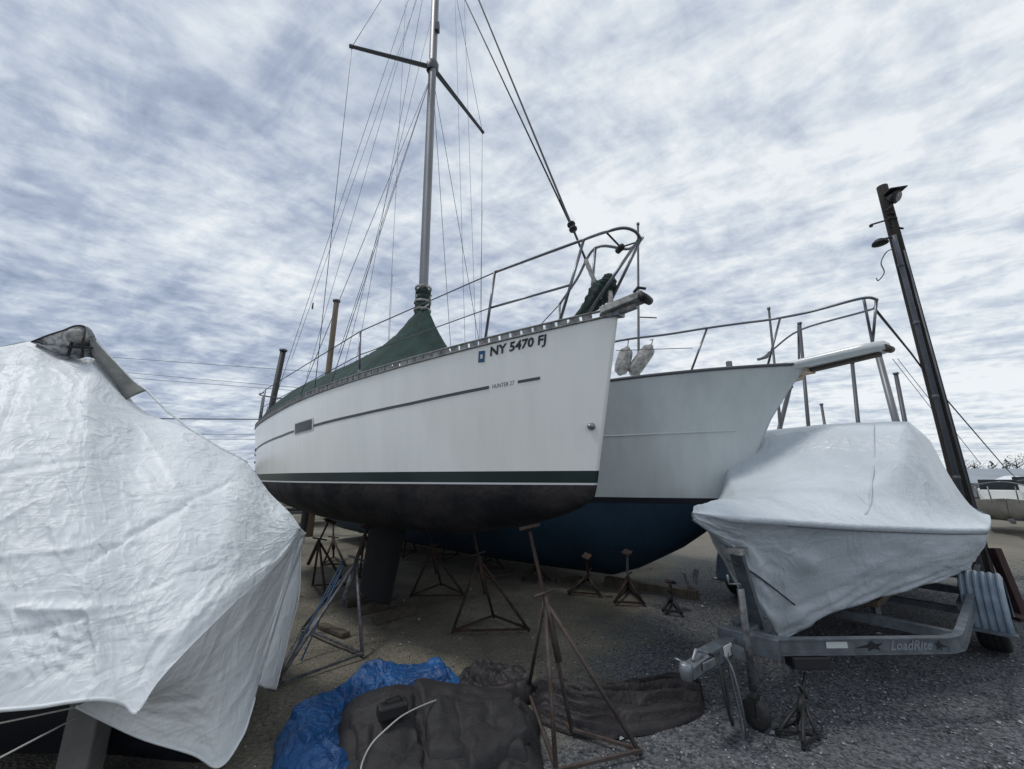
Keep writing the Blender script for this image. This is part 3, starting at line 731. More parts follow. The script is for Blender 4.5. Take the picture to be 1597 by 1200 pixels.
# the near stand at the sloop's bow
hd = SH.bot(.13, .62, -1); hd = PY(826, 822, 3.02)
stand(V((.40, 2.83, 0)), hd, [PZ(1001, 1183, 0), PZ(868, 1216, 0), PZ(823, 1085, 0), PZ(893, 1150, 0)],
      'tall rusty tripod stand under the sloop bow, its legs straddling the dark tarp bundle', ('rust', 'stand_paint'), fr=.36, r=.0165)
hd2 = PY(573, 822, 4.6)
stand(V((-1.72, 4.05, 0)), hd2, [PZ(565, 1027, 0), PZ(424, 1080, 0), PZ(470, 985, 0)], 'weathered boat stand beside the hanging flap of the left shrink-wrap, under the sloop', ('rust', 'stand_grey'), fr=.30, r=.019)
stand(V((-.2, 4.62, 0)), PY(737, 820, 4.7), [PZ(705, 991, 0), PZ(826, 988, 0), PZ(770, 966, 0)], 'rusty boat stand under the sloop between its keel and the near bow stand', ('rust', 'rust'), fr=.30, r=.019)
stand(V((-.95, 5.75, 0)), PY(668, 822, 5.8), [PZ(640, 934, 0), PZ(727, 934, 0), PZ(688, 915, 0)], 'rusty boat stand on the far side of the sloop, right of its keel', fr=.30, r=.019)
stand(V((-3.2, 6.3, 0)), PY(512, 812, 6.3), [PZ(487, 918, 0), PZ(538, 915, 0), PZ(508, 938, 0)], 'dark boat stand seen behind the left shrink-wrap flap, under the sloop quarter', fr=.30, r=.02)
stand(V((-2.6, 7.0, 0)), PY(575, 805, 7.0), [PZ(548, 892, 0), PZ(596, 890, 0), PZ(560, 905, 0)], 'dark boat stand just left of the sloop keel, in shade', fr=.30, r=.02)
stand(V((-1.0, 8.3, 0)), PY(690, 800, 8.4), [PZ(668, 868, 0), PZ(715, 868, 0), PZ(688, 880, 0)], 'small distant boat stand in deep shade behind the sloop keel', fr=.30, r=.02)
stand(V((-2.1, 9.0, 0)), PY(628, 800, 9.2), [PZ(606, 862, 0), PZ(650, 862, 0), PZ(628, 872, 0)], 'farthest dim stand between the sloop keel and the far side stand', fr=.4, r=.022)
stand(PZ(520, 880, 0), PY(520, 815, 8.5), [PZ(503, 884, 0), PZ(538, 884, 0), PZ(520, 872, 0)], 'dark stand in the gap left of the sloop keel, nearest the wrapped boat far behind', fr=.4, r=.024)
stand(PZ(765, 885, 0), PY(765, 830, 7.6), [PZ(745, 889, 0), PZ(785, 889, 0), PZ(765, 876, 0)], 'dim short stand in shade under the blue hull, left of the near bow stand', fr=.5, r=.022)
G2 = 'short stands under the blue bottomed yacht'
stand(PZ(918, 922, 0), PY(915, 868, 5.85), [PZ(886, 928, 0), PZ(936, 932, 0), PZ(918, 905, 0)], 'short red brown stand under the blue hull, leftmost of three', group=G2, fr=.5, r=.022)
stand(PZ(980, 938, 0), PY(978, 862, 5.45), [PZ(958, 944, 0), PZ(1005, 946, 0), PZ(980, 922, 0)], 'short rusty stand with white screw cap under the middle of the blue hull', ('galv_bright', 'rust'), group=G2, fr=.5, r=.022)
stand(PZ(1047, 955, 0), PY(1045, 908, 5.35), [PZ(1034, 957, 0), PZ(1063, 961, 0), PZ(1046, 942, 0)], 'short black stand under the forefoot of the blue hull, rightmost of three', ('black', 'black'), group=G2, fr=.4, r=.022)
stand(PZ(835, 905, 0), PY(838, 850, 6.6), [PZ(815, 908, 0), PZ(858, 908, 0), PZ(835, 892, 0)], 'dim boat stand in shade behind the near bow stand', group=G2, fr=.5, r=.02)
for k, (x, y, w_, lab) in enumerate(((1010, 925, .9, 'pale timber baulk lying under the blue hull forefoot'),)):
    b = MB(); p = PZ(1030, 928, .06); q = PZ(1084, 938, .06); b.bar(PZ(945, 905, .05), PZ(1088, 928, .05), .14, .11); tag(b.build('timber_block', 'wood', bevel=.006), lab, 'timber')
for k, (p, q, lab) in enumerate((((600, 962), (640, 955), 'short dark plank on the dirt in front of the keel blocks'), ((868, 906), (905, 900), 'pale stick lying behind the near bow stand'), ((760, 900), (800, 893), 'weathered plank in shade under the yacht'), ((500, 975), (540, 990), 'grey board scrap by the weathered stand'))):
    b = MB(); b.bar(PZ(*p, .025), PZ(*q, .025), .09, .04); tag(b.build('plank', 'wood' if k in (1,) else 'teak', bevel=.004), lab, 'plank')
b = MB(); k0 = SH.w(3.55, 0, 0)
for i in range(3): b.box(k0+V((0, 0, .045+.0))+SH.h*(.42-.4*i), .12, .5, .09, -SA+0)
tag(b.build('keel_block', 'teak', bevel=.006), 'low timber blocks carrying the sloop keel', 'timber')
tk = thing('folded_trestle', PZ(1078, 915, 0), 'white folded bracket leaning behind the blue hull forefoot', 'bracket')
b = MB(); b.bar(PY(1067, 893, 5.9), PY(1076, 918, 5.9), .05, .03); b.bar(PY(1086, 888, 5.9), PY(1084, 912, 5.9), .06, .03); b.bar(PY(1072, 912, 5.9), PY(1088, 920, 5.9), .04, .03); b.build('bracket_frame', 'dirty_white', tk)

# ------------------------------------------------------------ shrink-wrapped boat on trailer (right)
CO = V((1.19, 2.86, 0)); AX = V((.78, .625, 0)).normalized(); PT = V((.625, -.78, 0)).normalized()
def tw(a, p, z): return CO+AX*a+PT*p+V((0, 0, z))
TRZ = math.atan2(-.625, -.78)
def gb(a): # gunwale half beam
    t = (a-.16)/3.0
    return 1.27*(1-(1-min(1, max(0, t)))**1.18) if t < 1 else 1.27-.05*((a-3.16)/3)**2
def gz(a): return interp(a, [.17, .7, 1.5, 2.5, 3.5, 4.5, 6], [1.352, 1.31, 1.24, 1.175, 1.13, 1.11, 1.10])
def wr(a):   # ridge height above gunwale
    return interp(a, [.17, .5, 1.0, 1.5, 2.0, 2.4, 2.7, 2.95, 3.15, 3.3, 3.6, 4.6, 5.2, 5.9], [.0, .05, .09, .14, .21, .32, .46, .68, .93, 1.04, 1.10, 1.09, .98, .55])
def pwid(a): return interp(a, [.17, 1.2, 2.2, 2.7, 3.0, 5.9], [0.0, .12, .50, .80, .90, .92])
wb = thing('shrink_wrapped_boat', tw(3, 0, 0), 'motorboat in pale tight shrink-wrap on the trailer at right, bow toward the camera', 'boat', rz=TRZ)
b = MB(); NA = 110; NQ = 60; rows = []
for i in range(NA+1):
    a = lerp(.17, 5.95, (i/NA)**1.15); bb = max(.004, gb(a)); zg = gz(a); zr = zg+wr(a); pw_ = min(pwid(a), bb*.86)
    r = []
    for k in range(NQ+1):
        q = k/NQ*2-1; p = q*bb
        s_ = (bb-abs(p))/(bb-pw_+1e-6)
        if s_ < 1: z = zg+(zr-zg)*(s_**(1.1+.95*sm((wr(a)-.1)/.5)))
        else: z = zr+.045*(1-(abs(p)/pw_)**2)
        wz = .012*fbm(a*2.2, p*2.2, 4)+.006*fbm(a*9, p*4, 7)+.004*sin(a*40+6*fbm(a*2, p*2))*max(0, 1-s_*1.3)
        if s_ < .10: wz *= s_/.1
        r.append(tw(a, p, z+wz))
    rows.append(r)
b.grid(rows)
# stern face
# sides: from gunwale over the lip then down and inwards to the wrap hem
def hem(a):  # (half width, z) of the hem
    return (interp(a, [.17, .78, 1.03, 1.33, 1.7, 2.0, 2.4, 2.8, 3.4, 6], [.0, .03, .04, .05, .38, .58, .80, .96, 1.05, 1.08]),
            interp(a, [.17, .78, 1.03, 1.33, 1.7, 2.0, 2.4, 2.8, 3.4, 6], [1.30, 1.03, .60, .27, .50, .58, .65, .69, .70, .70]))
for s_ in (-1, 1):
    rows = []
    for i in range(NA+1):
        a = lerp(.17, 5.95, (i/NA)**1.15); bb = max(.004, gb(a)); zg = gz(a); hw, hz = hem(a)
        lp = min(1, bb/.15); r = [tw(a, s_*bb, zg), tw(a, s_*(bb+.014*lp), zg-.012*lp), tw(a, s_*(bb+.012*lp), zg-.04*lp), tw(a, s_*(bb-.004), zg-.052*lp)]
        for k in range(1, 30):
            u = k/29; z = lerp(zg-.052*lp, hz, u)
            p = lerp(bb-.004, hw, u**interp(a, [.3, 1.2, 2.0, 2.6], [.55, .65, 1.1, 1.5]))
            aa = a
            fold = .010*sin((a*1.2+u*2.2)*13+4*fbm(a*2, u*2, 2))*max(0, u-.45)*2+.018*fbm(a*3.2, u*3.2, 12)*min(1, u*3)
            if a < 1.5: fold += .02*fbm(a*7, u*5, 22)*u
            fold += (.06*math.exp(-(((a-1.25)/.10)**2+((u-.32)/.09)**2))+.018*math.exp(-((a-.95-u*.55)/.03)**2)*sm(u*4)+.014*math.exp(-((a-1.12-u*.62)/.025)**2)*sm(u*4)+.012*math.exp(-((a-1.0-u*.3)/.02)**2)) if s_ > 0 else 0
            r.append(tw(aa, s_*max(.0, p+fold), z))
        r.append(tw(a, s_*max(0, hw-.03), hz-.004))
        rows.append(r)
    b.grid(rows, flip=s_ < 0)
ra_ = [lerp(.17, 1.45, k/20) for k in range(21)]
b.grid([[tw(a, q*max(.0, hem(a)[0]-.0), hem(a)[1]-.002) for q in (-1, 0, 1)] for a in ra_])
b.grid([[tw(5.95, q*gb(5.95), gz(5.95)+wr(5.95)*(1-abs(q))**.5) for q in (-1, -.6, -.2, .2, .6, 1)], [tw(6.0, q*1.05, .7) for q in (-1, -.6, -.2, .2, .6, 1)]])
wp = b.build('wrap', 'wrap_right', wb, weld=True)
# blue hull under the wrap
b = MB()
for s_ in (-1, 1):
    rows = []
    for i in range(41):
        a = lerp(1.15, 5.9, i/40); hw = interp(a, [1.15, 1.7, 2.2, 3, 6], [.01, .40, .68, .96, 1.02]); kz = interp(a, [1.15, 1.5, 2, 3, 6], [.62, .50, .46, .44, .44]); cz_ = interp(a, [1.15, 1.7, 2.4, 3.4, 6], [.66, .66, .72, .74, .74])
        rows.append([tw(a, s_*hw*k/8, lerp(kz, cz_, (k/8)**1.2)+(0 if k % 3 else .008)) for k in range(9)]+[tw(a, s_*(hw+.03), cz_+.12)])
    b.grid(rows, flip=s_ > 0)
b.build('hull', 'navy', wb)
# seams in the wrap: strip of tape
def on_top(a, q):
    bb = gb(a); zg = gz(a); zr = zg+wr(a); pw_ = min(pwid(a), bb*.86); p = q*bb; s_ = (bb-abs(p))/(bb-pw_)
    z = zg+(zr-zg)*s_**(1.1+.95*sm((wr(a)-.1)/.5)) if s_ < 1 else zr+.045*(1-(abs(p)/pw_)**2)
    return tw(a, p, z+.012)
b = MB(); path = [on_top(a, q) for a, q in ((3.35, .50), (3.15, .51), (2.95, .53), (2.75, .56), (2.5, .61), (2.2, .69), (1.9, .80))]
b.tube(spline(path, 5), .0045, 5)
path = [on_top(lerp(1.0, 3.2, k/10), .93) for k in range(11)]; b.build('frame_crease', 'wrap_right', wb)
# band below the gunwale
b = MB(); b.tube([tw(a, gb(a)+.004, gz(a)-.058) for a in [lerp(.9, 5.9, i/70) for i in range(71)]], .004, 5)
b.build('wrap_strap', 'dark_alu', wb)

tr = thing('boat_trailer', CO, 'galvanised boat trailer with ribbed fenders, crank jack and lettered frame under the wrapped boat', 'trailer', rz=TRZ)
def T(*a): return tw(*a)
b = MB(); b.bar(T(.12, 0, .42), T(2.4, 0, .42), .09, .10); b.build('tongue', 'galv', tr, bevel=.006)
b = MB(); b.bar(T(-.10, 0, .405), T(.16, 0, .42), .075, .07); b.lathe(T(-.12, 0, .37), (0, 0, 1), [(0, .0), (0, .035), (.05, .045), (.09, .035), (.1, 0)], 12)
b.tube([T(-.03, 0, .45), T(.02, 0, .50), T(.10, 0, .47)], .012, 6); b.bar(T(.0, .05, .42), T(.16, .06, .42), .01, .05); b.build('coupler', 'galv_bright', tr, bevel=.004)
b = MB(); b.tube(spline([T(.02, -.02, .38), T(-.02, -.12, .42), T(.05, -.16, .36), T(.2, -.1, .30), T(.3, 0, .33)], 6), .008, 6); b.build('safety_chain', 'galv_bright', tr)
b = MB(); b.tube(spline([T(.10, .05, .47), T(.02, .14, .48), T(-.02, .18, .30), T(.03, .18, .16), T(.12, .14, .14), T(.18, .10, .25), T(.2, .05, .42)], 6), .009, 6); b.build('wiring_cable', 'black', tr)
b = MB(); b.tube(spline([T(.25, .05, .44), T(.15, .16, .42), T(.10, .22, .22), T(.14, .2, .06), T(.24, .14, .10), T(.3, .08, .3), T(.35, .05, .42)], 6), .007, 6); b.build('brake_cable', 'dark_alu', tr)
b = MB(); b.bar(T(.30, .052, .43), T(.42, .052, .43), .006, .07); b.build('label_plate', 'white_line', tr)
ril = [(.62, .10), (1.0, .55), (1.38, .93), (1.50, 1.0), (1.62, 1.035), (1.8, 1.04), (4.2, 1.04), (5.4, 1.02)]
RA, RB = PZ(1214, 1011, .45), PZ(1478, 1008, .45)
def tl(p): r = V(p)-CO; return (r.dot(AX), r.dot(PT))
ra, rb = tl(RA), tl(RB)
for s_ in (1, -1):
    if s_ == 1: P_ = [T(ra[0], ra[1], .46), T(lerp(ra[0], rb[0], .5), lerp(ra[1], rb[1], .5), .46), T(rb[0], rb[1], .46), T(rb[0]+.12, (rb[1]+.05), .465), T(rb[0]+.28, (rb[1]+.06), .48), T(3.0, (rb[1]+.06), .48), T(5.2, (rb[1]+.04), .48)]
    else: P_ = [T(ra[0]+.1, -.05, .46), T(1.8, -.10, .46), T(2.6, -.80, .46), T(2.8, -.93, .465), T(3.0, -1.0, .48), T(3.6, -1.03, .48), T(5.2, -1.02, .48)]
    b = MB(); 
    for dz, wd, ht in ((0, .012, .086), (.046, .05, .008), (-.046, .05, .008)):
        for i in range(len(P_)-1):
            p, q = P_[i]+V((0, 0, dz)), P_[i+1]+V((0, 0, dz)); d = (q-p).normalized(); e_ = .0 if dz else .0
            b.bar(p-d*e_, q, wd, ht)
    b.build('side_frame', 'galv', tr)
b = MB(); b.bar(T(ra[0]-.08, -.08, .455), T(ra[0]-.02, ra[1]+.02, .455), .10, .13); b.build('front_crossmember', 'galv', tr, bevel=.006)
for a, pq in ((2.0, -.2), (3.9, -1.02), (4.9, -1.02)):
    b = MB(); b.bar(T(a, pq, .42), T(a, 1.02, .42), .07, .07); b.build('crossmember', 'galv', tr)
for s_ in (-1, 1):
    b = MB(); b.bar(T(2.2, s_*.5, .50), T(5.2, s_*.55, .50), .12, .05); b.build('bunk', 'wood', tr)
    for a in (2.3, 3.9): 
        b = MB(); b.bar(T(a, s_*.52, .40), T(a, s_*.52, .48), .05, .05, up=(0, 1, 0)); b.build('bunk_bracket', 'galv', tr)
# lettering on the near frame
fn = (RB-RA).normalized(); nn = fn.cross(V((0, 0, 1))).normalized()
if nn.y > 0: nn = -nn
def frame_pt(px, z, off=.009): 
    u = (px-1214)/(1478-1214); 
    p = RA.lerp(RB, (u*RA.y)/((u*RA.y)+(1-u)*RB.y) if False else u); return V((p.x, p.y, 0))+nn*off+V((0, 0, z))
def flat_text(s, name, x0, x1, zc_, h_, m, shear=0, bold=0):
    vs, fs = text_pts(s, 1, bold, shear); ax0 = min(v[0] for v in vs); ax1 = max(v[0] for v in vs); ay0 = min(v[1] for v in vs); ay1 = max(v[1] for v in vs)
    b = MB(); A_, B_ = frame_pt(x0, zc_), frame_pt(x1, zc_)
    b.add([A_.lerp(B_, (v[0]-ax0)/(ax1-ax0))+V((0, 0, (v[1]-(ay0+ay1)/2)/(ay1-ay0)*h_)) for v in vs], fs, 0, False); return b.build(name, m, tr)
flat_text('LoadRite', 'frame_lettering', 1386, 1452, .462, .062, 'silver_letter', .35, .02)
for (x0, x1, fl) in ((1330, 1376, 1), (1476, 1456, 1)):   # swept star emblem either side
    b = MB(); A_, B_ = frame_pt(x0, .45), frame_pt(x1, .462)
    dd = B_-A_
    star = [(0, -.004), (.45, .012), (.62, .034), (.74, .014), (1, .014), (.82, -.006), (.88, -.030), (.68, -.014), (.45, -.028), (.5, -.008)]
    b.add([A_+dd*x+V((0, 0, z)) for x, z in star], [list(range(len(star)))], 0, False); b.build('frame_emblem', 'letter', tr)
b = MB(); A_, B_ = frame_pt(1287, .468, .009), frame_pt(1320, .468, .009)
b.add([A_-V((0, 0, .02)), B_-V((0, 0, .02)), B_+V((0, 0, .02)), A_+V((0, 0, .02))], [(0, 1, 2, 3)], 0, False); b.build('frame_label', 'white_line', tr)
# light bracket hanging from frame
b = MB(); b.bar(frame_pt(1228, .37, .0), frame_pt(1282, .37, .0), .10, .07); b.build('frame_bracket', 'black', tr, bevel=.005)
# jack
jb = PZ(1190, 1146, 0); jx, jy = jb.x, jb.y+.05
b = MB(); b.tube([(jx, jy, .22), (jx, jy, .84)], .024, 10); b.tube([(jx, jy, .14), (jx, jy, .4)], .018, 10); b.build('jack_tube', 'stand_grey', tr)
b = MB(); b.tube([(jx, jy, .84), (jx, jy, .87), (jx-.08, jy, .87), (jx-.08, jy, .93)], .008, 6); b.build('jack_crank', 'galv', tr)
b = MB(); b.bar((jx, jy, .42), tuple(T(.45, 0, .42)), .07, .05); b.build('jack_mount', 'galv', tr)
w_ = V((jx, jy, .09)); ax_ = V((.8, .5, 0)).normalized(); b = MB(); b.lathe(w_-ax_*.028, ax_, [(0, 0), (0, .03), (.0, .07), (.01, .088), (.046, .088), (.056, .07), (.056, .03), (.056, 0)], 20); jw = b.build('jack_wheel', 'rubber', tr)
b = MB(); b.bar(w_+ax_*.035, w_+ax_*.035+V((0, 0, .10)), .03, .006, up=ax_); b.bar(w_-ax_*.035, w_-ax_*.035+V((0, 0, .10)), .03, .006, up=ax_); b.bar(w_+ax_*.04+V((0, 0, .10)), w_-ax_*.04+V((0, 0, .10)), .05, .008); b.build('jack_fork', 'black', tr)
# winch post
b = MB(); b.bar(T(.98, .03, .44), T(.735, .03, 1.03), .09, .05, up=AX); b.build('winch_post', 'galv', tr)
b = MB(); b.bar(T(.66, .03, 1.035), T(.80, .04, 1.04), .13, .05); b.build('bow_stop', 'dirty_white', tr, bevel=.008)
b = MB(); b.tube(spline([T(.62, 0, .98), T(.9, .08, .85), T(1.3, .20, .58)], 6), .008, 5); b.build('winch_strap', 'dark_alu', tr)
# axle, wheels, fenders
AXL = 3.5
b = MB(); b.bar(T(AXL, -1.1, .30), T(AXL, 1.1, .30), .06, .06); b.build('axle', 'galv', tr)
for s_ in (-1, 1):
    c = T(AXL, s_*1.13, .30); ax2 = PT*s_
    wh = MB(); wh.tube([c-ax2*.10, c+ax2*.07], .05, 10); wh = wh.build('wheel', 'galv', tr)
    b = MB(); b.lathe(c-ax2*.10, ax2, [(.0, .19), (-.005, .22), (.0, .27), (.02, .292), (.05, .30), (.06, .296), (.065, .30), (.095, .302), (.1, .296), (.105, .302), (.135, .30), (.14, .296), (.145, .30), (.18, .292), (.20, .27), (.205, .22), (.20, .19)], 40); b.build('tyre', 'rubber', wh)
    b = MB(); b.lathe(c-ax2*.08, ax2, [(0, .195), (.01, .18), (.10, .17), (.12, .09), (.13, .05), (.15, .04), (.15, 0)], 24); b.lathe(c-ax2*.10, ax2, [(0, .195), (.2, .195)], 24); b.build('rim', 'dirty_white', wh)
    # ribbed fender arc
    rows = []; ribs = 25
    angs = [lerp(R(-8), R(188), i/40) for i in range(41)]
    for an in angs:
        r0 = .385
        row = []
        for k in range(ribs):
            u = k/(ribs-1); rb_ = .012*(1 if (k % 4) in (1, 2) else 0); rr_ = r0+rb_-(.03 if k in (0, ribs-1) else 0)
            row.append(c+ax2*lerp(-.14, .15, u)+(-AX)*(rr_*cos(an))+V((0, 0, rr_*sin(an))))
        rows.append(row)
    b = MB(); b.grid(rows, smooth=False); fo = b.build('fender', 'fender_plastic', tr)
    md = fo.modifiers.new('thick', 'SOLIDIFY'); md.thickness = .006
    b = MB(); f0 = c-AX*.385-V((0, 0, .05)); b.bar(f0-ax2*.16-AX*.02, f0+ax2*.17-AX*.02, .10, .02); b.build('fender_step', 'galv', tr)
    b = MB(); b.bar(T(AXL-.42, s_*.99, .42), T(AXL+.42, s_*.99, .42), .05, .06); b.build('fender_bracket', 'galv', tr)
# small stand under the trailer frame
sb = PZ(1243, 1152, 0)
stand(sb, (frame_pt(1250, .33, 0)), [PZ(1212, 1150, 0), PZ(1278, 1160, 0), PZ(1254, 1174, 0), PZ(1242, 1138, 0)], 'dark jack stand propping the front of the boat trailer frame', ('black', 'black'), fr=.40, r=.014, pad=False, group='trailer support stand')
# red brown prop at right
rp = thing('steel_prop', PZ(1592, 962, 0), 'dark red leaning steel prop at the right edge behind the wrapped boat', 'prop')
b = MB(); b.bar(PY(1550, 855, 5.2), PZ(1594, 962, 0), .09, .09, up=(0, 1, 0)); b.build('beam', 'redpost', rp, bevel=.006)
b = MB(); b.box(PZ(1594, 962, .02), .35, .25, .04); b.build('foot_plate', 'redpost', rp)

# ------------------------------------------------------------ shrink-wrapped boat (left)
lb = thing('shrink_wrapped_boat', (-3.2, 2.6, 0), 'huge boat tented in white shrink-wrap filling the left side, with a torn grey peak', 'boat')
# silhouette / crest and lower hem in picture terms with real depths
CR = [(-420, 620, 2.3), (-200, 575, 2.5), (0, 541, 2.75), (52, 533, 2.85), (95, 545, 2.92), (135, 560, 2.95), (150, 561, 2.96), (185, 600, 3.0), (225, 642, 3.02), (290, 668, 3.06), (345, 700, 3.1), (385, 722, 3.12), (420, 768, 3.12), (452, 800, 3.10), (469, 824, 3.06)]
HM = [(-520, 1150, 1.55), (-260, 1128, 1.62), (0, 1106, 1.70), (60, 1101, 1.73), (110, 1093, 1.76), (160, 1089, 1.80), (195, 1097, 1.84), (215, 1110, 1.84), (245, 1066, 1.90), (290, 1016, 2.00), (330, 976, 2.12), (370, 937, 2.30), (410, 902, 2.55), (445, 866, 2.82), (467, 832, 3.02)]
def curve3(C, n):
    P = [V(c) for c in C]; S = spline(P, 12)
    ln = [0]
    for i in range(1, len(S)): ln.append(ln[-1]+math.hypot(S[i].x-S[i-1].x, S[i].y-S[i-1].y))
    return S, ln
def at_(S, ln, u):
    d = u*ln[-1]
    for i in range(1, len(S)):
        if ln[i] >= d: return S[i-1].lerp(S[i], (d-ln[i-1])/(ln[i]-ln[i-1]+1e-9))
    return S[-1]
def piece(C, u):
    k = u*(len(C)-1); S = spline([V(c) for c in C], 1); i = min(int(k), len(C)-2); t = k-i
    P = [V(c) for c in C]; a = P[max(i-1, 0)]; b_ = P[i]; c = P[i+1]; d = P[min(i+2, len(P)-1)]
    return .5*((2*b_)+(c-a)*t+(2*a-5*b_+4*c-d)*t*t+(3*b_-a-3*c+d)*t**3)
def wnoise(p, k): return fbm(p.x*k, p.y*k, p.z*k, 4) if False else mn.fractal(V((p.x*k, p.y*k, p.z*k)), 1., 2., 4)
crest3 = lambda u: PY(*piece(CR, u)); hem3 = lambda u: PY(*piece(HM, u))
LONGC = [(10, 760, 320, 690, 4, -.010), (150, 560, 330, 820, 6, .010), (60, 560, 20, 900, 6, -.009), (200, 640, 250, 1000, 5, .008), (0, 880, 260, 840, 4, .008), (40, 1080, 190, 990, 6, -.010), (210, 930, 360, 880, 4, -.009), (100, 700, 210, 900, 4, .007),
         (200, 1080, 330, 900, 7, -.012), (235, 1060, 400, 850, 4, .010), (0, 1000, 150, 960, 5, -.008), (330, 760, 450, 840, 4, -.009), (20, 620, 180, 640, 4, .006)]
def left_surf(u, v):
    A_, B_ = crest3(u), hem3(u)
    p = A_.lerp(B_, v)
    nrm = V((.25, -.93, .25)).normalized()
    bul = .22*sin(pi*v)**1.1*(1-.75*u)+.03*math.exp(-((v-.93)/.06)**2)*sm((u-.5)/.2)*sm((1-v)/.03)
    x, y = pixy(p)
    w1 = .014*fbm(u*7, v*5, 2)+.004*fbm(u*26, v*20, 5)
    rid = abs(fbm(u*12+3, v*9+u*3, 44)); w1 += .006*(1-min(1, rid*6))
    # seam crease running up to the ridge, and the prop that pokes the film from inside
    d = (y-(742+(385-x)*.62+7*fbm(x*.03, 1))); w1 -= .016*math.exp(-(d/5.)**2)*sm((x-120)/80)*sm((385-x)/20)
    w1 += .020*math.exp(-((x-158-(y-950)*.03)/9.)**2)*sm((y-945)/8)*sm((1085-y)/40)
    w1 += .020*math.exp(-((y-949)/6.)**2)*sm((x-45)/10)*sm((175-x)/10)
    w1 -= .012*math.exp(-(((x-90)/60.)**2+((y-1010)/45.)**2))*(1+2*fbm(x*.05, y*.05, 3))
    for (xa, ya, xb, yb, wd_, am) in LONGC:
        tt = ((x-xa)*(xb-xa)+(y-ya)*(yb-ya))/((xb-xa)**2+(yb-ya)**2)
        if -.05 < tt < 1.05:
            dd_ = ((x-xa)*(yb-ya)-(y-ya)*(xb-xa))/math.hypot(xb-xa, yb-ya)+6*fbm(tt*3+xa, ya*.01)
            if abs(dd_) < wd_*4: w1 += am*math.exp(-(dd_/wd_)**2)*sm(tt*6)*sm((1-tt)*6)
    # pull folds gathering at the bow corner
    g = sm((x-330)/120)*sm((y-760)/80)
    w1 += .013*g*sin((x*.8-y*.28)*.16+3*fbm(x*.015, y*.015, 8))*(.5+.8*fbm(x*.02, y*.01, 31))
    ed = min(1, v*10)*min(1, (1-v)*12+.0)
    return p+nrm*(bul+w1*ed)
b = MB(); NU, NV = 240, 190
b.grid([[left_surf(i/NU, j/NV) for i in range(NU+1)] for j in range(NV+1)], flip=True)
FOLD = HM[7:]
OUT = [(119, 1102, 1.88), (215, 1149, 2.10), (300, 1176, 2.26), (342, 1196, 2.34), (376, 1152, 2.46), (392, 1108, 2.56), (418, 1010, 2.80), (468, 842, 3.06)]
def under(u, v):
    p = PY(*piece(FOLD, u)).lerp(PY(*piece(OUT, u**.8)), v); n = V((.45, -.88, -.2)).normalized()
    g = sm((u-.30)/.3)*sin(pi*min(1, v))**.7
    w_ = .016*g*sin(v*26+2.5*u+3.5*fbm(u*3, v*4, 8))*(.6+.7*fbm(u*6, v*5, 33))+.006*fbm(u*10, v*8, 5)
    w_ += .004*(1-sm((u-.2)/.2))*sin(v*30+u*12)*sin(pi*v)
    return p+n*(w_-.10*sin(pi*v)*(1-.4*u))
b.grid([[under(i/120, j/90) for i in range(121)] for j in range(91)], flip=True)
def back_surf(u, v):
    A_ = crest3(u); far = V((A_.x-.35, A_.y+.25+2.2*(1-u), .5))
    p = A_.lerp(far, v); return p+V((-.12, .30, .22))*sin(pi*v)*.9*(1-u)**.8+V((0, .02*fbm(u*9, v*6, 60)*(1-u), 0))
b.grid([[back_surf(i/60, j/30) for i in range(61)] for j in range(31)])
b.grid([[PY(*piece(OUT, 1-.42*k/20)) for k in range(21)], [PY(*piece(OUT, 1-.42*k/20)).lerp(back_surf(1, k/20), .5)+V((.03, .03, 0)) for k in range(21)], [back_surf(1, k/20) for k in range(21)]], flip=False)
o = b.build('wrap', 'wrap_left', lb)
b = MB(); b.tube([PY(*piece(HM, .5*i/40))+V((0, 0, -.004)) for i in range(41)], .008, 6); b.build('hem_cord', 'wrap_left', lb)
b = MB(); b.tube([PY(*piece(OUT, .75*i/50)) for i in range(51)], .006, 6); b.build('hem_cord', 'wrap_left', lb)
# dangling back flap
FLa = [(469, 826, 3.10), (468, 870, 3.12), (466, 930, 3.12), (452, 985, 3.1), (440, 1035, 3.08), (430, 1076, 3.06)]
FLb = [(440, 840, 3.02), (438, 880, 2.98), (430, 930, 2.92), (418, 985, 2.88), (405, 1030, 2.84), (395, 1062, 2.8)]
b = MB(); b.grid([[PY(*piece(FLb, j/30)).lerp(PY(*piece(FLa, j/30)), i/12)+V((.02, -.03, 0))*sin(i/12*pi)+V((0, -.015, 0))*fbm(i/5, j/5, 91) for i in range(13)] for j in range(31)], flip=True)
o = b.build('hanging_flap', 'wrap_left', lb); md = o.modifiers.new('thick', 'SOLIDIFY'); md.thickness = .006
b = MB(); b.tube([PY(*piece(FLa, i/24)) for i in range(25)], .006, 6); b.build('flap_hem', 'white_line', lb)
# dark hull inside
b = MB(); rows = []
for i in range(41):
    x = lerp(-6.0, -1.62, i/40); k = sm((x+2.4)/.78); q = lambda y, z: V((x, lerp(y, 2.50, k*.9), z))
    rows.append([q(2.30, lerp(.80, .60, k)), q(2.40, lerp(.70, .55, k)), q(2.42, .42), q(2.45, .20), q(2.58, .10), q(3.0, .08), q(3.4, .42)])
b.grid(rows, flip=True); b.build('hull', 'boot_black', lb)
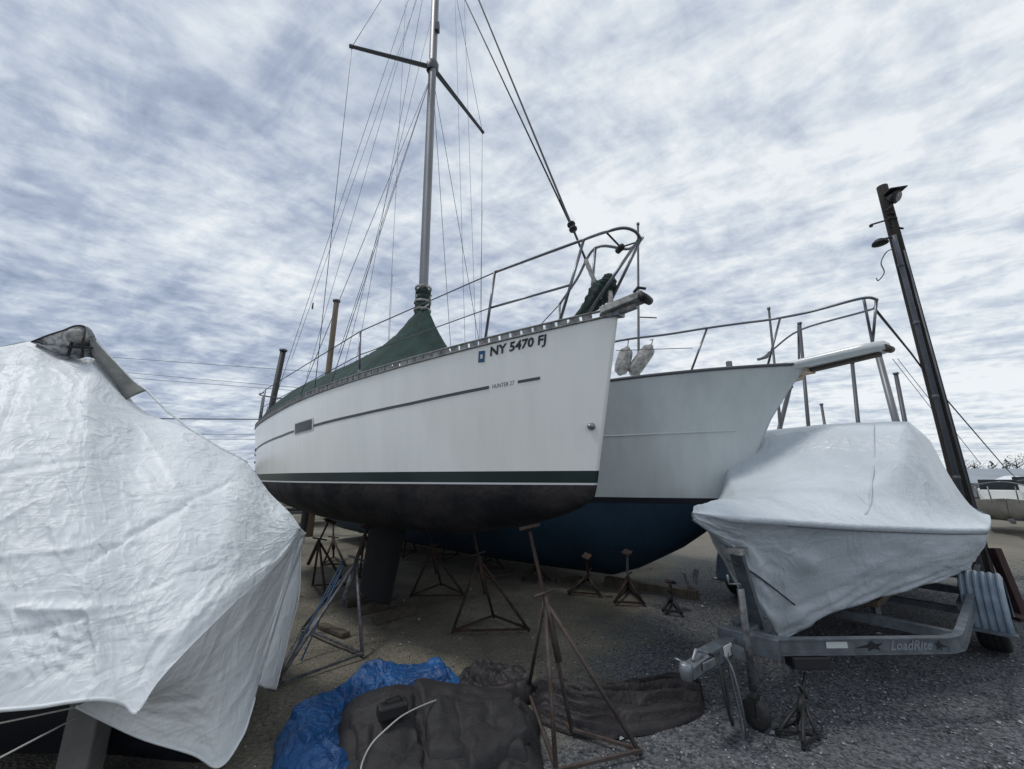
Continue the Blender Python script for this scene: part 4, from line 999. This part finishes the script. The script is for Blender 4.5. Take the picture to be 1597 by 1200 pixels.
# frame peak in grey tape: the torn vent
mat('grey_tape', (.17, .175, .165), .75, col2=(.10, .105, .10), vscale=9)
mat('vent_dark', (.05, .055, .065), .7, col2=(.26, .27, .28), vscale=22, thr=(.45, .62))
pk = thing('x', (0, 0, 0), 'x', 'x'); bpy.data.objects.remove(pk)
pkA = PY(118, 510, 2.86)
b = MB(); pts = [PY(50, 534, 2.84), PY(75, 524, 2.85), PY(100, 516, 2.86), PY(118, 509, 2.86), PY(132, 511, 2.88), PY(142, 528, 2.92), PY(150, 560, 2.95)]
low = [PY(52, 536, 2.80), PY(80, 548, 2.80), PY(98, 560, 2.82), PY(112, 561, 2.84), PY(124, 560, 2.86), PY(136, 557, 2.88), PY(149, 560, 2.92)]
S1, S2 = spline(pts, 4), spline(low, 4)
b.grid([[S1[i]+V((0, .03, 0)) for i in range(len(S1))], [S1[i] for i in range(len(S1))], [S1[i].lerp(S2[i], .5)+V((0, .05, 0)) for i in range(len(S1))], S2]); o = b.build('torn_vent', 'vent_dark', lb)
md = o.modifiers.new('thick', 'SOLIDIFY'); md.thickness = .01
b = MB(); b.tube(S1, .010, 6); b.tube([PY(105, 541, 2.80), PY(145, 543, 2.86)], .010, 6); b.tube([PY(118, 512, 2.82), PY(106, 556, 2.81)], .010, 6); b.tube([PY(132, 513, 2.82), PY(128, 558, 2.84)], .009, 6); b.build('frame_hoop', 'black', lb)
b = MB(); b.lathe(PY(120, 526, 2.83), (0, 0, 1), [(-.05, .0), (-.04, .05), (0, .065), (.05, .05), (.07, 0)], 12); b.build('frame_cap', 'dirty_white', lb)
ta1 = [(140, 522, 2.94), (160, 546, 2.97), (185, 572, 3.0), (208, 596, 3.02), (229, 611, 3.03)]; ta2 = [(148, 556, 2.90), (166, 575, 2.92), (182, 598, 2.94), (192, 614, 2.96), (200, 625, 2.97)]
S1 = spline([PY(*p) for p in ta1], 4); S2 = spline([PY(*p) for p in ta2], 4)
b = MB(); b.grid([[q+V((-.03, .06, 0)) for q in S1], [q+V((0, -.012, 0)) for q in S1], [q.lerp(r, .5)+V((.01, -.03, .0)) for q, r in zip(S1, S2)], [q+V((0, -.02, 0)) for q in S2]]); o = b.build('ridge_tape', 'grey_tape', lb)
md = o.modifiers.new('thick', 'SOLIDIFY'); md.thickness = .006
b = MB(); b.tube([q+V((0, .0, .008)) for q in S1]+[PY(260, 641, 3.05), PY(300, 672, 3.07), PY(345, 700, 3.1), PY(385, 722, 3.12)], .009, 6); b.build('ridge_cord', 'wrap_left', lb)
# tie-down lines under the hem
for (p, q) in (((0, 1128, 1.75), (115, 1104, 1.85)), ((0, 1182, 1.6), (118, 1120, 1.85))):
    b = MB(); P_ = PY(*p); Q_ = PY(*q); b.tube([P_+(P_-Q_)*.6, Q_], .0035, 5); b.build('tie_line', 'rope_white', lb)
# support post under it
sp_ = thing('hull_support', PY(130, 1190, 2.35), 'grey upright support post under the left shrink-wrapped boat', 'support')
p = PY(135, 1150, 2.35)
b = MB(); b.bar((p.x, p.y, .05), (p.x, p.y, .85), .16, .10, up=(0, 1, 0)); b.build('post', 'concrete', sp_, bevel=.01)
b = MB(); b.box((p.x, p.y, .03), .4, .35, .06); b.build('base', 'concrete', sp_)
bs_ = thing('blue_strap', PZ(440, 1040, 0), 'faded blue strap stretched down beside the weathered stand left of centre', 'strap')
b = MB()
b.tube([PY(536, 872, 4.5), PZ(447, 1040, .01)], .006, 5); b.tube([PY(537, 880, 4.5), PZ(470, 1030, .01)], .008, 5); b.tube([PY(534, 885, 4.5), PZ(457, 1022, .01)], .006, 5); b.build('webbing', 'blue_rope', bs_)

# ------------------------------------------------------------ tarps on the ground
def mound(name, label, outline, hfun, m, cat='tarp', n=90, seed=0, zb=.0, fold=.02, fs=5., cz=.03, layers=()):
    """outline: closed list of ground points; a draped sheet over a mound"""
    O = spline([V((p.x, p.y, 0)) for p in outline]+[V((outline[0].x, outline[0].y, 0))], 22)[:-1]
    c = sum(O, V())/len(O); rows = []; K = 90
    for i in range(K+1):
        s_ = i/K; r = []
        for p in O+[O[0]]:
            q = p.lerp(c, 1-s_); jit = 1+.03*fbm(q.x*6, q.y*6, seed)
            q = c+(q-c)*jit
            e = min(1, (1-s_)*4.5); e = e*(2-e)
            rd = 1-min(1, abs(fbm(q.x*fs*.8+seed, q.y*fs*.8, 3, 3))*4.5)
            cz2 = abs(sin(1.7*(q.x*cos(seed)+q.y*sin(seed))*fs*.5+2.2*fbm(q.x*1.6, q.y*1.6, seed+5)))**.5-.75
            h_ = hfun(q)*e+cz*min(0, cz2)*e+fold*(.4+.6*e)*(.7*fbm(q.x*fs, q.y*fs, seed+2)+1.0*rd+.5*(1-min(1, abs(fbm(q.x*fs*2.1, q.y*fs*1.2+seed, 8, 2))*5)))+.012
            r.append(V((q.x, q.y, max(.004, zb+h_*(1 if s_ < 1 else .12)))))
        rows.append(r)
    b = MB(); b.grid(rows[::-1])
    for (p00, p10, p11, p01, lift) in layers:      # folded-over layers lying on the sheet, with a rolled edge
        n_ = 34; g = []
        for i in range(n_+1):
            rr2 = []
            for j in range(n_+1):
                u_, v_ = i/n_, j/n_
                q = p00.lerp(p10, u_).lerp(p01.lerp(p11, u_), v_); q = V((q.x+.03*fbm(v_*3, u_*2, seed+lift*99), q.y+.03*fbm(u_*3, v_*2, seed+7), 0))
                ed = min(1, min(u_, 1-u_, v_, 1-v_)*14); ed = math.sqrt(ed*(2-ed))
                cz2 = abs(sin(1.7*(q.x*cos(seed)+q.y*sin(seed))*fs*.5+2.2*fbm(q.x*1.6, q.y*1.6, seed+5)))**.5-.75
                z = hfun(q)+cz*min(0, cz2)+fold*.7*fbm(q.x*fs, q.y*fs, seed+2)+.012+lift*ed-.01*(1-ed)+.010*max(0, sin((u_*1.3+v_)*9+3*fbm(u_*2, v_*2, 4)))**3
                rr2.append(V((q.x, q.y, max(.006, z))))
            g.append(rr2)
        b.grid(g, flip=True)
    o = b.build(name, m); tag(o, label, cat); return o
bl = [PZ(424, 1215, 0), PZ(430, 1155, 0), PZ(470, 1133, 0), PZ(520, 1098, 0), PZ(560, 1068, 0), PZ(620, 1052, 0), PZ(690, 1056, 0), PZ(722, 1072, 0), PZ(712, 1110, 0), PZ(600, 1180, 0), PZ(540, 1240, 0), PZ(460, 1250, 0)]
mound('blue_tarp', 'crumpled bright blue tarp lying under the big dark tarp', bl, lambda q: (.13+.06*fbm(q.x*2, q.y*2, 1))*(1-.85*math.exp(-((q-PZ(640, 1160, 0)).length/.42)**4)), 'tarp_blue', seed=4, fold=.022, fs=4, cz=.05, layers=((PZ(580, 1075, 0), PZ(690, 1066, 0), PZ(700, 1090, 0), PZ(600, 1105, 0), .04), (PZ(450, 1150, 0), PZ(530, 1110, 0), PZ(540, 1150, 0), PZ(470, 1210, 0), .035)))
br = [PZ(505, 1155, 0), PZ(530, 1120, 0), PZ(590, 1090, 0), PZ(650, 1088, 0), PZ(720, 1092, 0), PZ(790, 1098, 0), PZ(838, 1120, 0), PZ(842, 1165, 0), PZ(850, 1230, 0), PZ(820, 1300, 0), PZ(700, 1330, 0), PZ(580, 1300, 0), PZ(520, 1230, 0)]
cb_ = PZ(600, 1150, 0); cb2 = PZ(760, 1150, 0)
mound('dark_tarp', 'large dark brown tarp bunched over a pile in the foreground', br, lambda q: .06+.17*math.exp(-((q-cb_).length/.36)**2)+.09*math.exp(-((q-cb2).length/.40)**2)+.03*fbm(q.x*1.8, q.y*1.8, 6), 'tarp_brown', seed=11, fold=.007, fs=3., cz=.055, layers=((PZ(640, 1120, 0), PZ(800, 1118, 0), PZ(822, 1215, 0), PZ(668, 1230, 0), .045), (PZ(545, 1170, 0), PZ(640, 1150, 0), PZ(665, 1260, 0), PZ(560, 1250, 0), .035), (PZ(700, 1160, 0), PZ(812, 1140, 0), PZ(830, 1190, 0), PZ(730, 1260, 0), .065)))
b2_ = [PZ(705, 1075, 0), PZ(735, 1056, 0), PZ(780, 1054, 0), PZ(825, 1068, 0), PZ(832, 1095, 0), PZ(780, 1105, 0), PZ(720, 1100, 0)]
mound('brown_tarp_corner', 'reddish brown folded tarp corner behind the big dark tarp', b2_, lambda q: .10, 'tarp_fold', seed=21, fold=.02, fs=5)
# folded long bundle
tb = thing('folded_tarp', PZ(960, 1110, 0), 'long dark folded tarp with layered pleats lying behind the near stand', 'tarp')
top_l = [(822, 1068), (860, 1068), (920, 1080), (990, 1076), (1050, 1062), (1088, 1076), (1100, 1100)]
bot_l = [(835, 1125), (870, 1140), (920, 1152), (980, 1150), (1040, 1138), (1085, 1120), (1098, 1108)]
At = [PZ(x, y, 0) for x, y in top_l]; Ab = [PZ(x, y+2, 0) for x, y in bot_l]; St, Sb = spline(At, 8), spline(Ab, 8)
b = MB(); rows = []; NK = 130
for k in range(NK+1):
    v = k/NK; r = []
    for i in range(len(St)):
        u = i/(len(St)-1); p = St[i].lerp(Sb[i], v)
        pl = v*6.5*(1-.2*u)+.35*sin(u*5)+.35*fbm(u*3, v*2, 5); saw = pl-math.floor(pl)
        env = sin(pi*min(1, max(0, v)))**.45*sm(min(u, 1-u)*9+.05)
        z = env*(.03+.085*(saw**.7)*min(1, (1-saw)*14)+.05*sin(pi*v)+.018*fbm(u*9, v*5, 15))
        r.append(V((p.x, p.y, .004+z)))
    rows.append(r)
b.grid(rows); b.build('pleated_sheet', 'tarp_fold', tb)
# things on the tarp
rope_ = [PZ(703, 1085, .20), PZ(665, 1098, .25), PZ(630, 1115, .29), PZ(605, 1135, .29), PZ(580, 1160, .26), PZ(565, 1190, .20), PZ(560, 1220, .15)]
b = MB(); b.tube(spline(rope_, 6), .0042, 6); tag(b.build('rope', 'rope_white'), 'thin white rope trailing over the dark tarp', 'rope')
bx_ = thing('tool_box', PZ(612, 1105, .25), 'small black box resting on top of the dark tarp', 'box')
b = MB(); c = PZ(612, 1106, .27); b.box(c, .17, .09, .07, .5); b.build('case', 'black', bx_, bevel=.012)
b = MB(); b.tube([c+V((-.05, -.02, .035)), c+V((-.03, -.02, .06)), c+V((.03, .02, .06)), c+V((.05, .02, .035))], .006, 6); b.build('handle', 'rubber', bx_)

# ------------------------------------------------------------ utility pole
pbse = V((7.65, 6.8, 0)); up_ = thing('utility_pole', pbse, 'dark weathered timber utility pole with conduit and flood lamp behind the wrapped boat', 'pole')
pt_ = pbse+V((0, 0, 7.45))
b = MB(); b.tube([pbse.lerp(pt_, i/14)+V((.01*fbm(i, 0), 0, 0)) for i in range(15)], [lerp(.125, .088, i/14) for i in range(15)], 16); b.build('pole', 'pole_wood', up_)
b = MB(); off = V((-.125, -.085, 0)); b.tube([pbse+off, pbse+off*.8+V((0, 0, 6.1)), pbse+off*.9+V((0, 0, 6.25))], .040, 10); b.build('conduit', 'conduit', up_)
b = MB(); off = V((-.02, -.13, 0)); b.tube([pbse+off, pbse+off*.8+V((0, 0, 5.9))], .014, 8); b.build('conduit', 'conduit', up_)
b = MB()
for z in (1.6, 3.0, 4.4, 5.6):
    b = MB(); b.lathe(pbse+V((-.12, -.08, z)), (0, 0, 1), [(-.03, .042), (-.02, .048), (.02, .048), (.03, .042)], 10); b.build('conduit_clamp', 'dark_alu', up_)
def pz_(px, py, Y=6.7): return PY(px, py, Y)
h0 = pz_(1397, 305, 6.6)
b = MB(); b.lathe(h0+V((0, .05, 0)), V((.35, -.75, -.5)), [(-.10, .02), (-.09, .06), (0, .12), (.05, .13), (.05, .10), (.03, 0)], 12); b.bar(h0+V((-.14, .03, .10)), h0+V((.16, -.02, .12)), .22, .02); lh = b.build('flood_lamp', 'black', up_)
b = MB(); b.lathe(h0+V((.02, .0, -.03)), V((.35, -.75, -.5)), [(.03, .095), (.035, 0)], 12); b.build('lens', 'dirty_white', lh)
b = MB(); b.tube([h0+V((0, .05, -.05)), pz_(1390, 322), pz_(1382, 330)], .02, 6); b.build('lamp_arm', 'black', up_)
h1 = pz_(1372, 378)
b = MB(); b.lathe(h1+V((0, 0, .05)), (0, 0, -1), [(-.02, .0), (-.02, .03), (0, .07), (.05, .12), (.09, .13), (.10, .1), (.11, 0)], 14); b.tube([h1+V((0, 0, .05)), pz_(1394, 370, 6.75)], .022, 6); b.build('area_lamp', 'black', up_)
b = MB(); b.tube([pz_(1388, 342, 6.75), pz_(1358, 351)], .018, 6); b.tube([pz_(1358, 351), pz_(1359, 354)], .03, 6); b.tube([pz_(1390, 353, 6.75), pz_(1409, 357)], .02, 6); b.tube([pz_(1384, 332, 6.75), pz_(1396, 334)], .035, 6); b.tube([pz_(1386, 340, 6.75), pz_(1399, 341)], .025, 6); b.build('peg', 'black', up_)
b = MB(); b.tube(spline([pz_(1394, 388, 6.72), pz_(1382, 394), pz_(1374, 410), pz_(1379, 425), pz_(1370, 438), pz_(1367, 434)], 5), .010, 5); b.build('loose_wire', 'wire', up_)
# stay lines at right
b = MB(); b.tube([PY(1366, 484, 4.1), PY(1420, 550, 6.3), PY(1462, 607, 8.5), PY(1566, 728, 14), PY(1610, 770, 22)], .014, 6); tag(b.build('guy_cable', 'rope_dark'), 'thick dark cable running from the yacht pulpit down past the pole to the right', 'cable')
for k, (p, q, lab) in enumerate((((1400, 560, 16), (1530, 725, 18), 'thin slanting wire just right of the utility pole'), ((1392, 560, 16), (1470, 660, 18), 'thin slanting wire crossing behind the utility pole'))):
    b = MB(); b.tube([PY(*p), PY(*q)], .012, 5); tag(b.build('thin_wire', 'wire'), lab, 'wire', 'thin wires by the pole')
# ------------------------------------------------------------ masts, poles and wires behind
def mast_obj(top, bot, Y, r, m, label, group='bare masts behind the yachts', name='boat_mast', spr=None):
    a, c = PY(*top, Y), PY(*bot, Y); d = (c-a).normalized(); g = a+d*(a.z/-d.z) if d.z < 0 else c
    root = thing(name, (g.x, g.y, 0), label, 'mast' if 'mast' in name else 'pole', group)
    b = MB(); b.tube([g, a], [r, r*.85], 8); b.build('spar', m, root)
    b = MB(); b.lathe(a, (0, 0, 1), [(-.02, r*1.2), (.03, r*1.2), (.04, 0)], 8); b.build('cap', 'dark_alu', root)
    if spr:
        s0 = PY(*spr[0], Y); s1 = PY(*spr[1], Y); b = MB(); b.tube([s0, s1], r*.5, 6); b.build('spreader', 'dark_alu', root)
    return root
mast_obj((995, 350), (996, 560), 8.4, .032, 'dark_alu', 'thin grey mast rising behind the sloop bow plank', spr=((998, 495), (1024, 496)))
mast_obj((1199, 482), (1207, 560), 7.6, .026, 'dark_alu', 'thin mast standing behind the yacht rail left of its plank')
mast_obj((1247, 505), (1260, 656), 9.5, .045, 'dark_alu', 'mast behind the root of the yacht plank')
mast_obj((1281, 631), (1285, 656), 14, .05, 'dark_alu', 'shortest mast peeping over the right shrink-wrap')
mast_obj((1329, 566), (1338, 656), 13, .065, 'dark_alu', 'mast below the middle of the yacht plank')
mast_obj((1366, 540), (1396, 652), 10, .085, 'alu', 'thick leaning mast under the yacht plank tip')
mast_obj((1397, 583), (1411, 656), 12, .065, 'dark_alu', 'mast between the thick leaning mast and the utility pole')
mast_obj((1232, 604), (1218, 660), 8, .05, 'dark_alu', 'dark prop leaning against the flare of the yacht bow')
mast_obj((1214, 628), (1216, 660), 8.6, .035, 'dark_alu', 'short thin post beside the yacht bow flare')
mast_obj((525, 470), (511, 590), 11.5, .10, 'wood', 'tan wooden pole rising behind the sloop stern', 'poles behind the sloop stern', 'wooden_pole')
mast_obj((442, 547), (421, 648), 10.2, .085, 'black', 'dark leaning pole at the sloop stern rail', 'poles behind the sloop stern', 'dark_pole')
mast_obj((752, 330), (748, 520), 16, .012, 'alu', 'faint thin mast seen through the sloop rigging', )
mast_obj((612, 430), (606, 560), 18, .014, 'alu', 'faint distant mast left of the sloop mast')
wires = [(568, 603, 'uppermost of the wires over the left wrap'), (585, 607, 'second wire from the top over the left wrap'), (648, 653, 'thickest wire, just above the sloop stern at left'), (673, 677, 'thin wire below the thickest one at left'), (681, 684, 'lowest thin wire left of the sloop stern'), (560, 575, 'faint high wire over the torn peak')]
for k, (y0, y1, lab) in enumerate(wires):
    b = MB(); Y = 22; p = PY(-700, y0-70 if k in (0, 1, 5) else y0-6, Y); q = PY(560, y1+10 if k in (0, 1, 5) else y1+2, Y)
    b.tube([p.lerp(q, i/10)-V((0, 0, .25*4*(i/10)*(1-i/10)*.3)) for i in range(11)], .034 if k == 2 else .013, 5); tag(b.build('overhead_wire', 'wire'), lab, 'wire', 'overhead wires at the left')

# ------------------------------------------------------------ distance at the right: shed, trees, small boat
sh = thing('long_shed', (62, 42, 0), 'long low white shed with grey roof beyond the yard at right', 'building')
x0, x1, y0_, z0 = 32, 62, 29, 2.1
b = MB(); b.add([(x0, y0_, 0), (x1, y0_, 0), (x1, y0_+10, 0), (x0, y0_+10, 0), (x0, y0_, z0-.9), (x1, y0_, z0-.9), (x1, y0_+10, z0-.9), (x0, y0_+10, z0-.9)], [(0, 1, 5, 4), (1, 2, 6, 5), (2, 3, 7, 6), (3, 0, 4, 7)], 0, False); b.build('wall', 'siding', sh)
b = MB(); b.add([(x0-.5, y0_-.5, z0-.9), (x1+.5, y0_-.5, z0-.9), (x1+.5, y0_+5, z0+.25), (x0-.5, y0_+5, z0+.25), (x1+.5, y0_+10.5, z0-.9), (x0-.5, y0_+10.5, z0-.9)], [(0, 1, 2, 3), (3, 2, 4, 5)], 0, False)
b.build('roof', 'roof_grey', sh)
for k in range(8):
    xx = x0+2+k*4.4; b = MB(); b.bar((xx, y0_-.03, .85), (xx+1.6, y0_-.03, .85), .04, .8); b.build('window', 'glass_dark', sh)
rngt = random.Random(5)
def tree(x, y, h, cw, m, label, trunk=True, bare=False):
    t = thing('bare_tree' if bare else 'evergreen_tree', (x, y, 0), label, 'tree', 'trees along the far edge of the yard')
    b = MB(); b.tube([(x, y, 0), (x+.1, y, h*.3), (x, y+.1, h*.6), (x+.05, y, h*.9)], [h*.035, h*.028, h*.018, h*.005], 6)
    for k in range(14):
        a = rngt.uniform(0, 2*pi); z = h*rngt.uniform(.25, .75); L_ = cw*rngt.uniform(.5, 1)
        p1 = V((x, y, z)); p2 = p1+V((cos(a)*L_*.5, sin(a)*L_*.5, L_*.35)); p3 = p1+V((cos(a)*L_, sin(a)*L_, L_*.8)); b.tube([p1, p2, p3], [h*.012, h*.007, h*.002], 4)
    b.build('trunk', 'tree_bark', t)
    b = MB()
    for k in range(420 if not bare else 260):
        a = rngt.uniform(0, 2*pi); rr_ = cw*rngt.random()**.5; z = h*(.25+.75*rngt.random())
        rr_ *= max(.15, 1-abs((z/h-.55)/.5)**2)**.5 if bare else max(.05, 1.05-z/h)
        if fbm(a*1.5, z*.8, x) < -.12: continue
        c = V((x+rr_*cos(a), y+rr_*sin(a), z)); s_ = h*rngt.uniform(.012, .035 if not bare else .022)
        u_ = V((rngt.uniform(-1, 1), rngt.uniform(-1, 1), rngt.uniform(-1, 1))).normalized(); v_ = u_.orthogonal().normalized()
        b.add([c-u_*s_, c+v_*s_, c+u_*s_, c-v_*s_*.6], [(0, 1, 2, 3)], 0, False)
    b.build('crown', m, t)
specs = [(71.5, 61, 3.9, 1.5, 1), (72.5, 63, 3.5, 1.6, 1), (73.6, 60.5, 3.6, 1.9, 0), (75.3, 60, 3.9, 1.7, 0), (76.9, 60, 4.4, 1.5, 1), (70.4, 62, 2.9, 1.5, 0), (78.4, 60, 4.6, 1.6, 1), (80, 60.3, 3.9, 1.9, 0), (69, 60, 3.9, 1.4, 1)]
for i, (x, y, h_, cw, br_) in enumerate(specs):
    ordn = ['by the left end of the shed roof', 'second from the pole, thin', 'broad and tallest over the shed', 'low and wide over the shed', 'standing above the cable end', 'low, peeping just over the shed roof', 'near the right frame edge', 'densest one at the right frame edge', 'closest to the utility pole'][i]
    tree(x, y, h_*1.12, cw, 'winter_leaf' if br_ else 'evergreen', ('leafless grey tree ' if br_ else 'dark evergreen tree ')+ordn, bare=bool(br_))
mat('hedge', (.03, .03, .026), .9, var=.4)
b = MB()
rh = random.Random(9)
for k in range(9000):
    x = rh.uniform(-150, 230); y = rh.uniform(95, 112); h_ = 3.0+1.6*fbm(x*.06, 0, 3)+.9*fbm(x*.4, 1, 3); z = rh.uniform(.1, 1)**.7*h_; s_ = rh.uniform(.25, .6)
    u_ = V((rh.uniform(-1, 1), 0, rh.uniform(-1, 1))).normalized(); v_ = V((-u_.z, rh.uniform(-.5, .5), u_.x))
    b.add([V((x, y, z))-u_*s_, V((x, y, z))+v_*s_*.6, V((x, y, z))+u_*s_, V((x, y, z))-v_*s_*.5], [(0, 1, 2, 3)], 0, False)
tag(b.build('far_woods', 'winter_leaf'), 'low dark line of winter woods on the horizon', 'woods', kind='stuff')
# small open motorboat on a trailer
def small_boat(px, Yd, Ln, ang, zg, label, hm, top=True, group='boats stored in the distance', z0=.55, wl=False, name='small_motorboat'):
    c = PY(px, 745, Yd); ctr = V((c.x, c.y, 0)); h = V((cos(ang), sin(ang), 0)); pt = V((-h.y, h.x, 0))
    t = thing(name, ctr, label, 'boat', group, rz=ang)
    fbm_ = lambda s_: (1-(1-min(1, s_/.5))**2) if s_ < .5 else 1-.12*((s_-.5)/.5)
    W_ = lambda a, l, z: ctr+h*(Ln/2-a*Ln)+pt*l+V((0, 0, z)); B_ = Ln*.19
    b = MB()
    for s_ in (-1, 1):
        rows = []
        for i in range(21):
            a = i/20; k = max(.01, fbm_(a)); zsh = zg+.18*(1-a)**2; rake = .10*(1-a)**3
            rows.append([W_(a+rake*u, s_*B_*k*q, lerp(z0+(.25*(1-a)**4), zsh, v_)) for u, q, v_ in ((1, 0, 0), (.8, .45, .08), (.6, .8, .30), (.3, .95, .65), (0, 1, 1))])
        b.grid(rows, flip=s_ > 0)
    b.add([W_(1, l*B_*.88, z) for l, z in ((-1, zg), (1, zg), (.7, z0+.2), (0, z0), (-.7, z0+.2))], [(0, 1, 2, 3, 4)], 0, False)
    b.build('hull', hm, t)
    if wl:
        b = MB(); rows = []
        for i in range(25):
            a = i/24; k = max(.01, fbm_(a)); zsh = zg+.18*(1-a)**2; pk_ = interp(a, [0, .25, .4, .55, .9, 1], [0, .25, .62, .70, .5, .35])*Ln*.2
            rows.append([W_(a, q*B_*k*1.02, zsh-.10+(.10+pk_*(1-abs(q))**.6 if abs(q) < 1 else 0)+.02*fbm(a*5, q*3, 2)) for q in (-1.0, -.99, -.7, -.4, 0, .4, .7, .99, 1.0)])
        b.grid(rows); b.build('wrap', 'wrap_left', t)
    else:
        b = MB(); rows = [[W_(i/20, q*B_*max(.01, fbm_(i/20))*.96, zg+.18*(1-i/20)**2-.03) for q in (-1, -.5, 0, .5, 1)] for i in range(21)]; b.grid(rows); b.build('deck', 'dirty_white', t)
        b = MB(); b.box(W_(.55, 0, zg+.20), Ln*.28, B_*1.3, .42, ang); b.build('console', 'gel', t, bevel=.05)
        b = MB(); b.box(W_(.42, 0, zg+.52), .05, B_*1.2, .32, ang); b.build('windscreen', 'glass_dark', t)
        b = MB(); b.tube(spline([W_(.5, -B_*.9, zg+.45), W_(.2, -B_*.6, zg+.55), W_(.02, 0, zg+.62), W_(.2, B_*.6, zg+.55), W_(.5, B_*.9, zg+.45)], 5), .018, 6)
        for a, l in ((.5, -.9), (.3, -.75), (.12, -.4), (.12, .4), (.3, .75), (.5, .9)): b.tube([W_(a, l*B_, zg+.5), W_(a, l*B_*.95, zg+.05)], .014, 5)
        b.build('bow_rail', 'steel', t)
        b = MB(); b.box(W_(1.05, 0, zg+.15), .4, .35, .5, ang); b.bar(W_(1.05, 0, zg), W_(1.07, 0, .35), .15, .2, up=(0, 1, 0)); b.build('outboard_motor', 'black', t, bevel=.05)
    q = thing('small_boat_trailer', ctr, 'low trailer under the '+label.replace('seen ','').replace(' with white deck',''), 'trailer', 'trailers in the distance', rz=ang)
    b = MB(); b.bar(W_(-.15, 0, .45), W_(.3, 0, .45), .09, .09); b.bar(W_(.3, -B_*.7, .45), W_(1, -B_*.7, .45), .08, .09); b.bar(W_(.3, B_*.7, .45), W_(1, B_*.7, .45), .08, .09); b.bar(W_(.3, -B_*.7, .44), W_(.3, B_*.7, .44), .08, .08); b.build('frame', 'dark_alu', q)
    for s_ in (-1, 1):
        b = MB(); b.lathe(W_(.68, s_*B_*1.0, .32)-pt*.1, pt, [(0, 0), (0, .2), (.01, .29), (.04, .32), (.16, .32), (.19, .29), (.2, .2), (.2, 0)], 20); b.build('wheel', 'rubber', q)
    return t
small_boat(1552, 12.2, 3.3, R(222), .86, 'beige open motorboat with white deck right of the wrapped boat', 'hull_beige', z0=.32)
small_boat(1622, 22.0, 5.0, R(215), 1.05, 'dark hulled boat at the right frame edge below the shed', 'navy', wl=True)
small_boat(500, 14.5, 5.2, R(210), 1.15, 'small white wrapped boat seen under the sloop stern', 'gel', wl=True)
small_boat(560, 18.5, 6, R(250), 1.2, 'farther white wrapped boat under the sloop stern, behind the dark stand', 'gel', wl=True)
small_boat(655, 20, 6, R(200), 1.1, 'dark boat in shade behind the sloop keel', 'navy', wl=False)
small_boat(1598, 15.5, 3.6, R(235), .95, 'white open motorboat at the right frame edge beside the beige one', 'gel', z0=.4)
small_boat(1575, 24.0, 5.0, R(190), 1.0, 'low dark covered boat in front of the long shed', 'navy', wl=True)
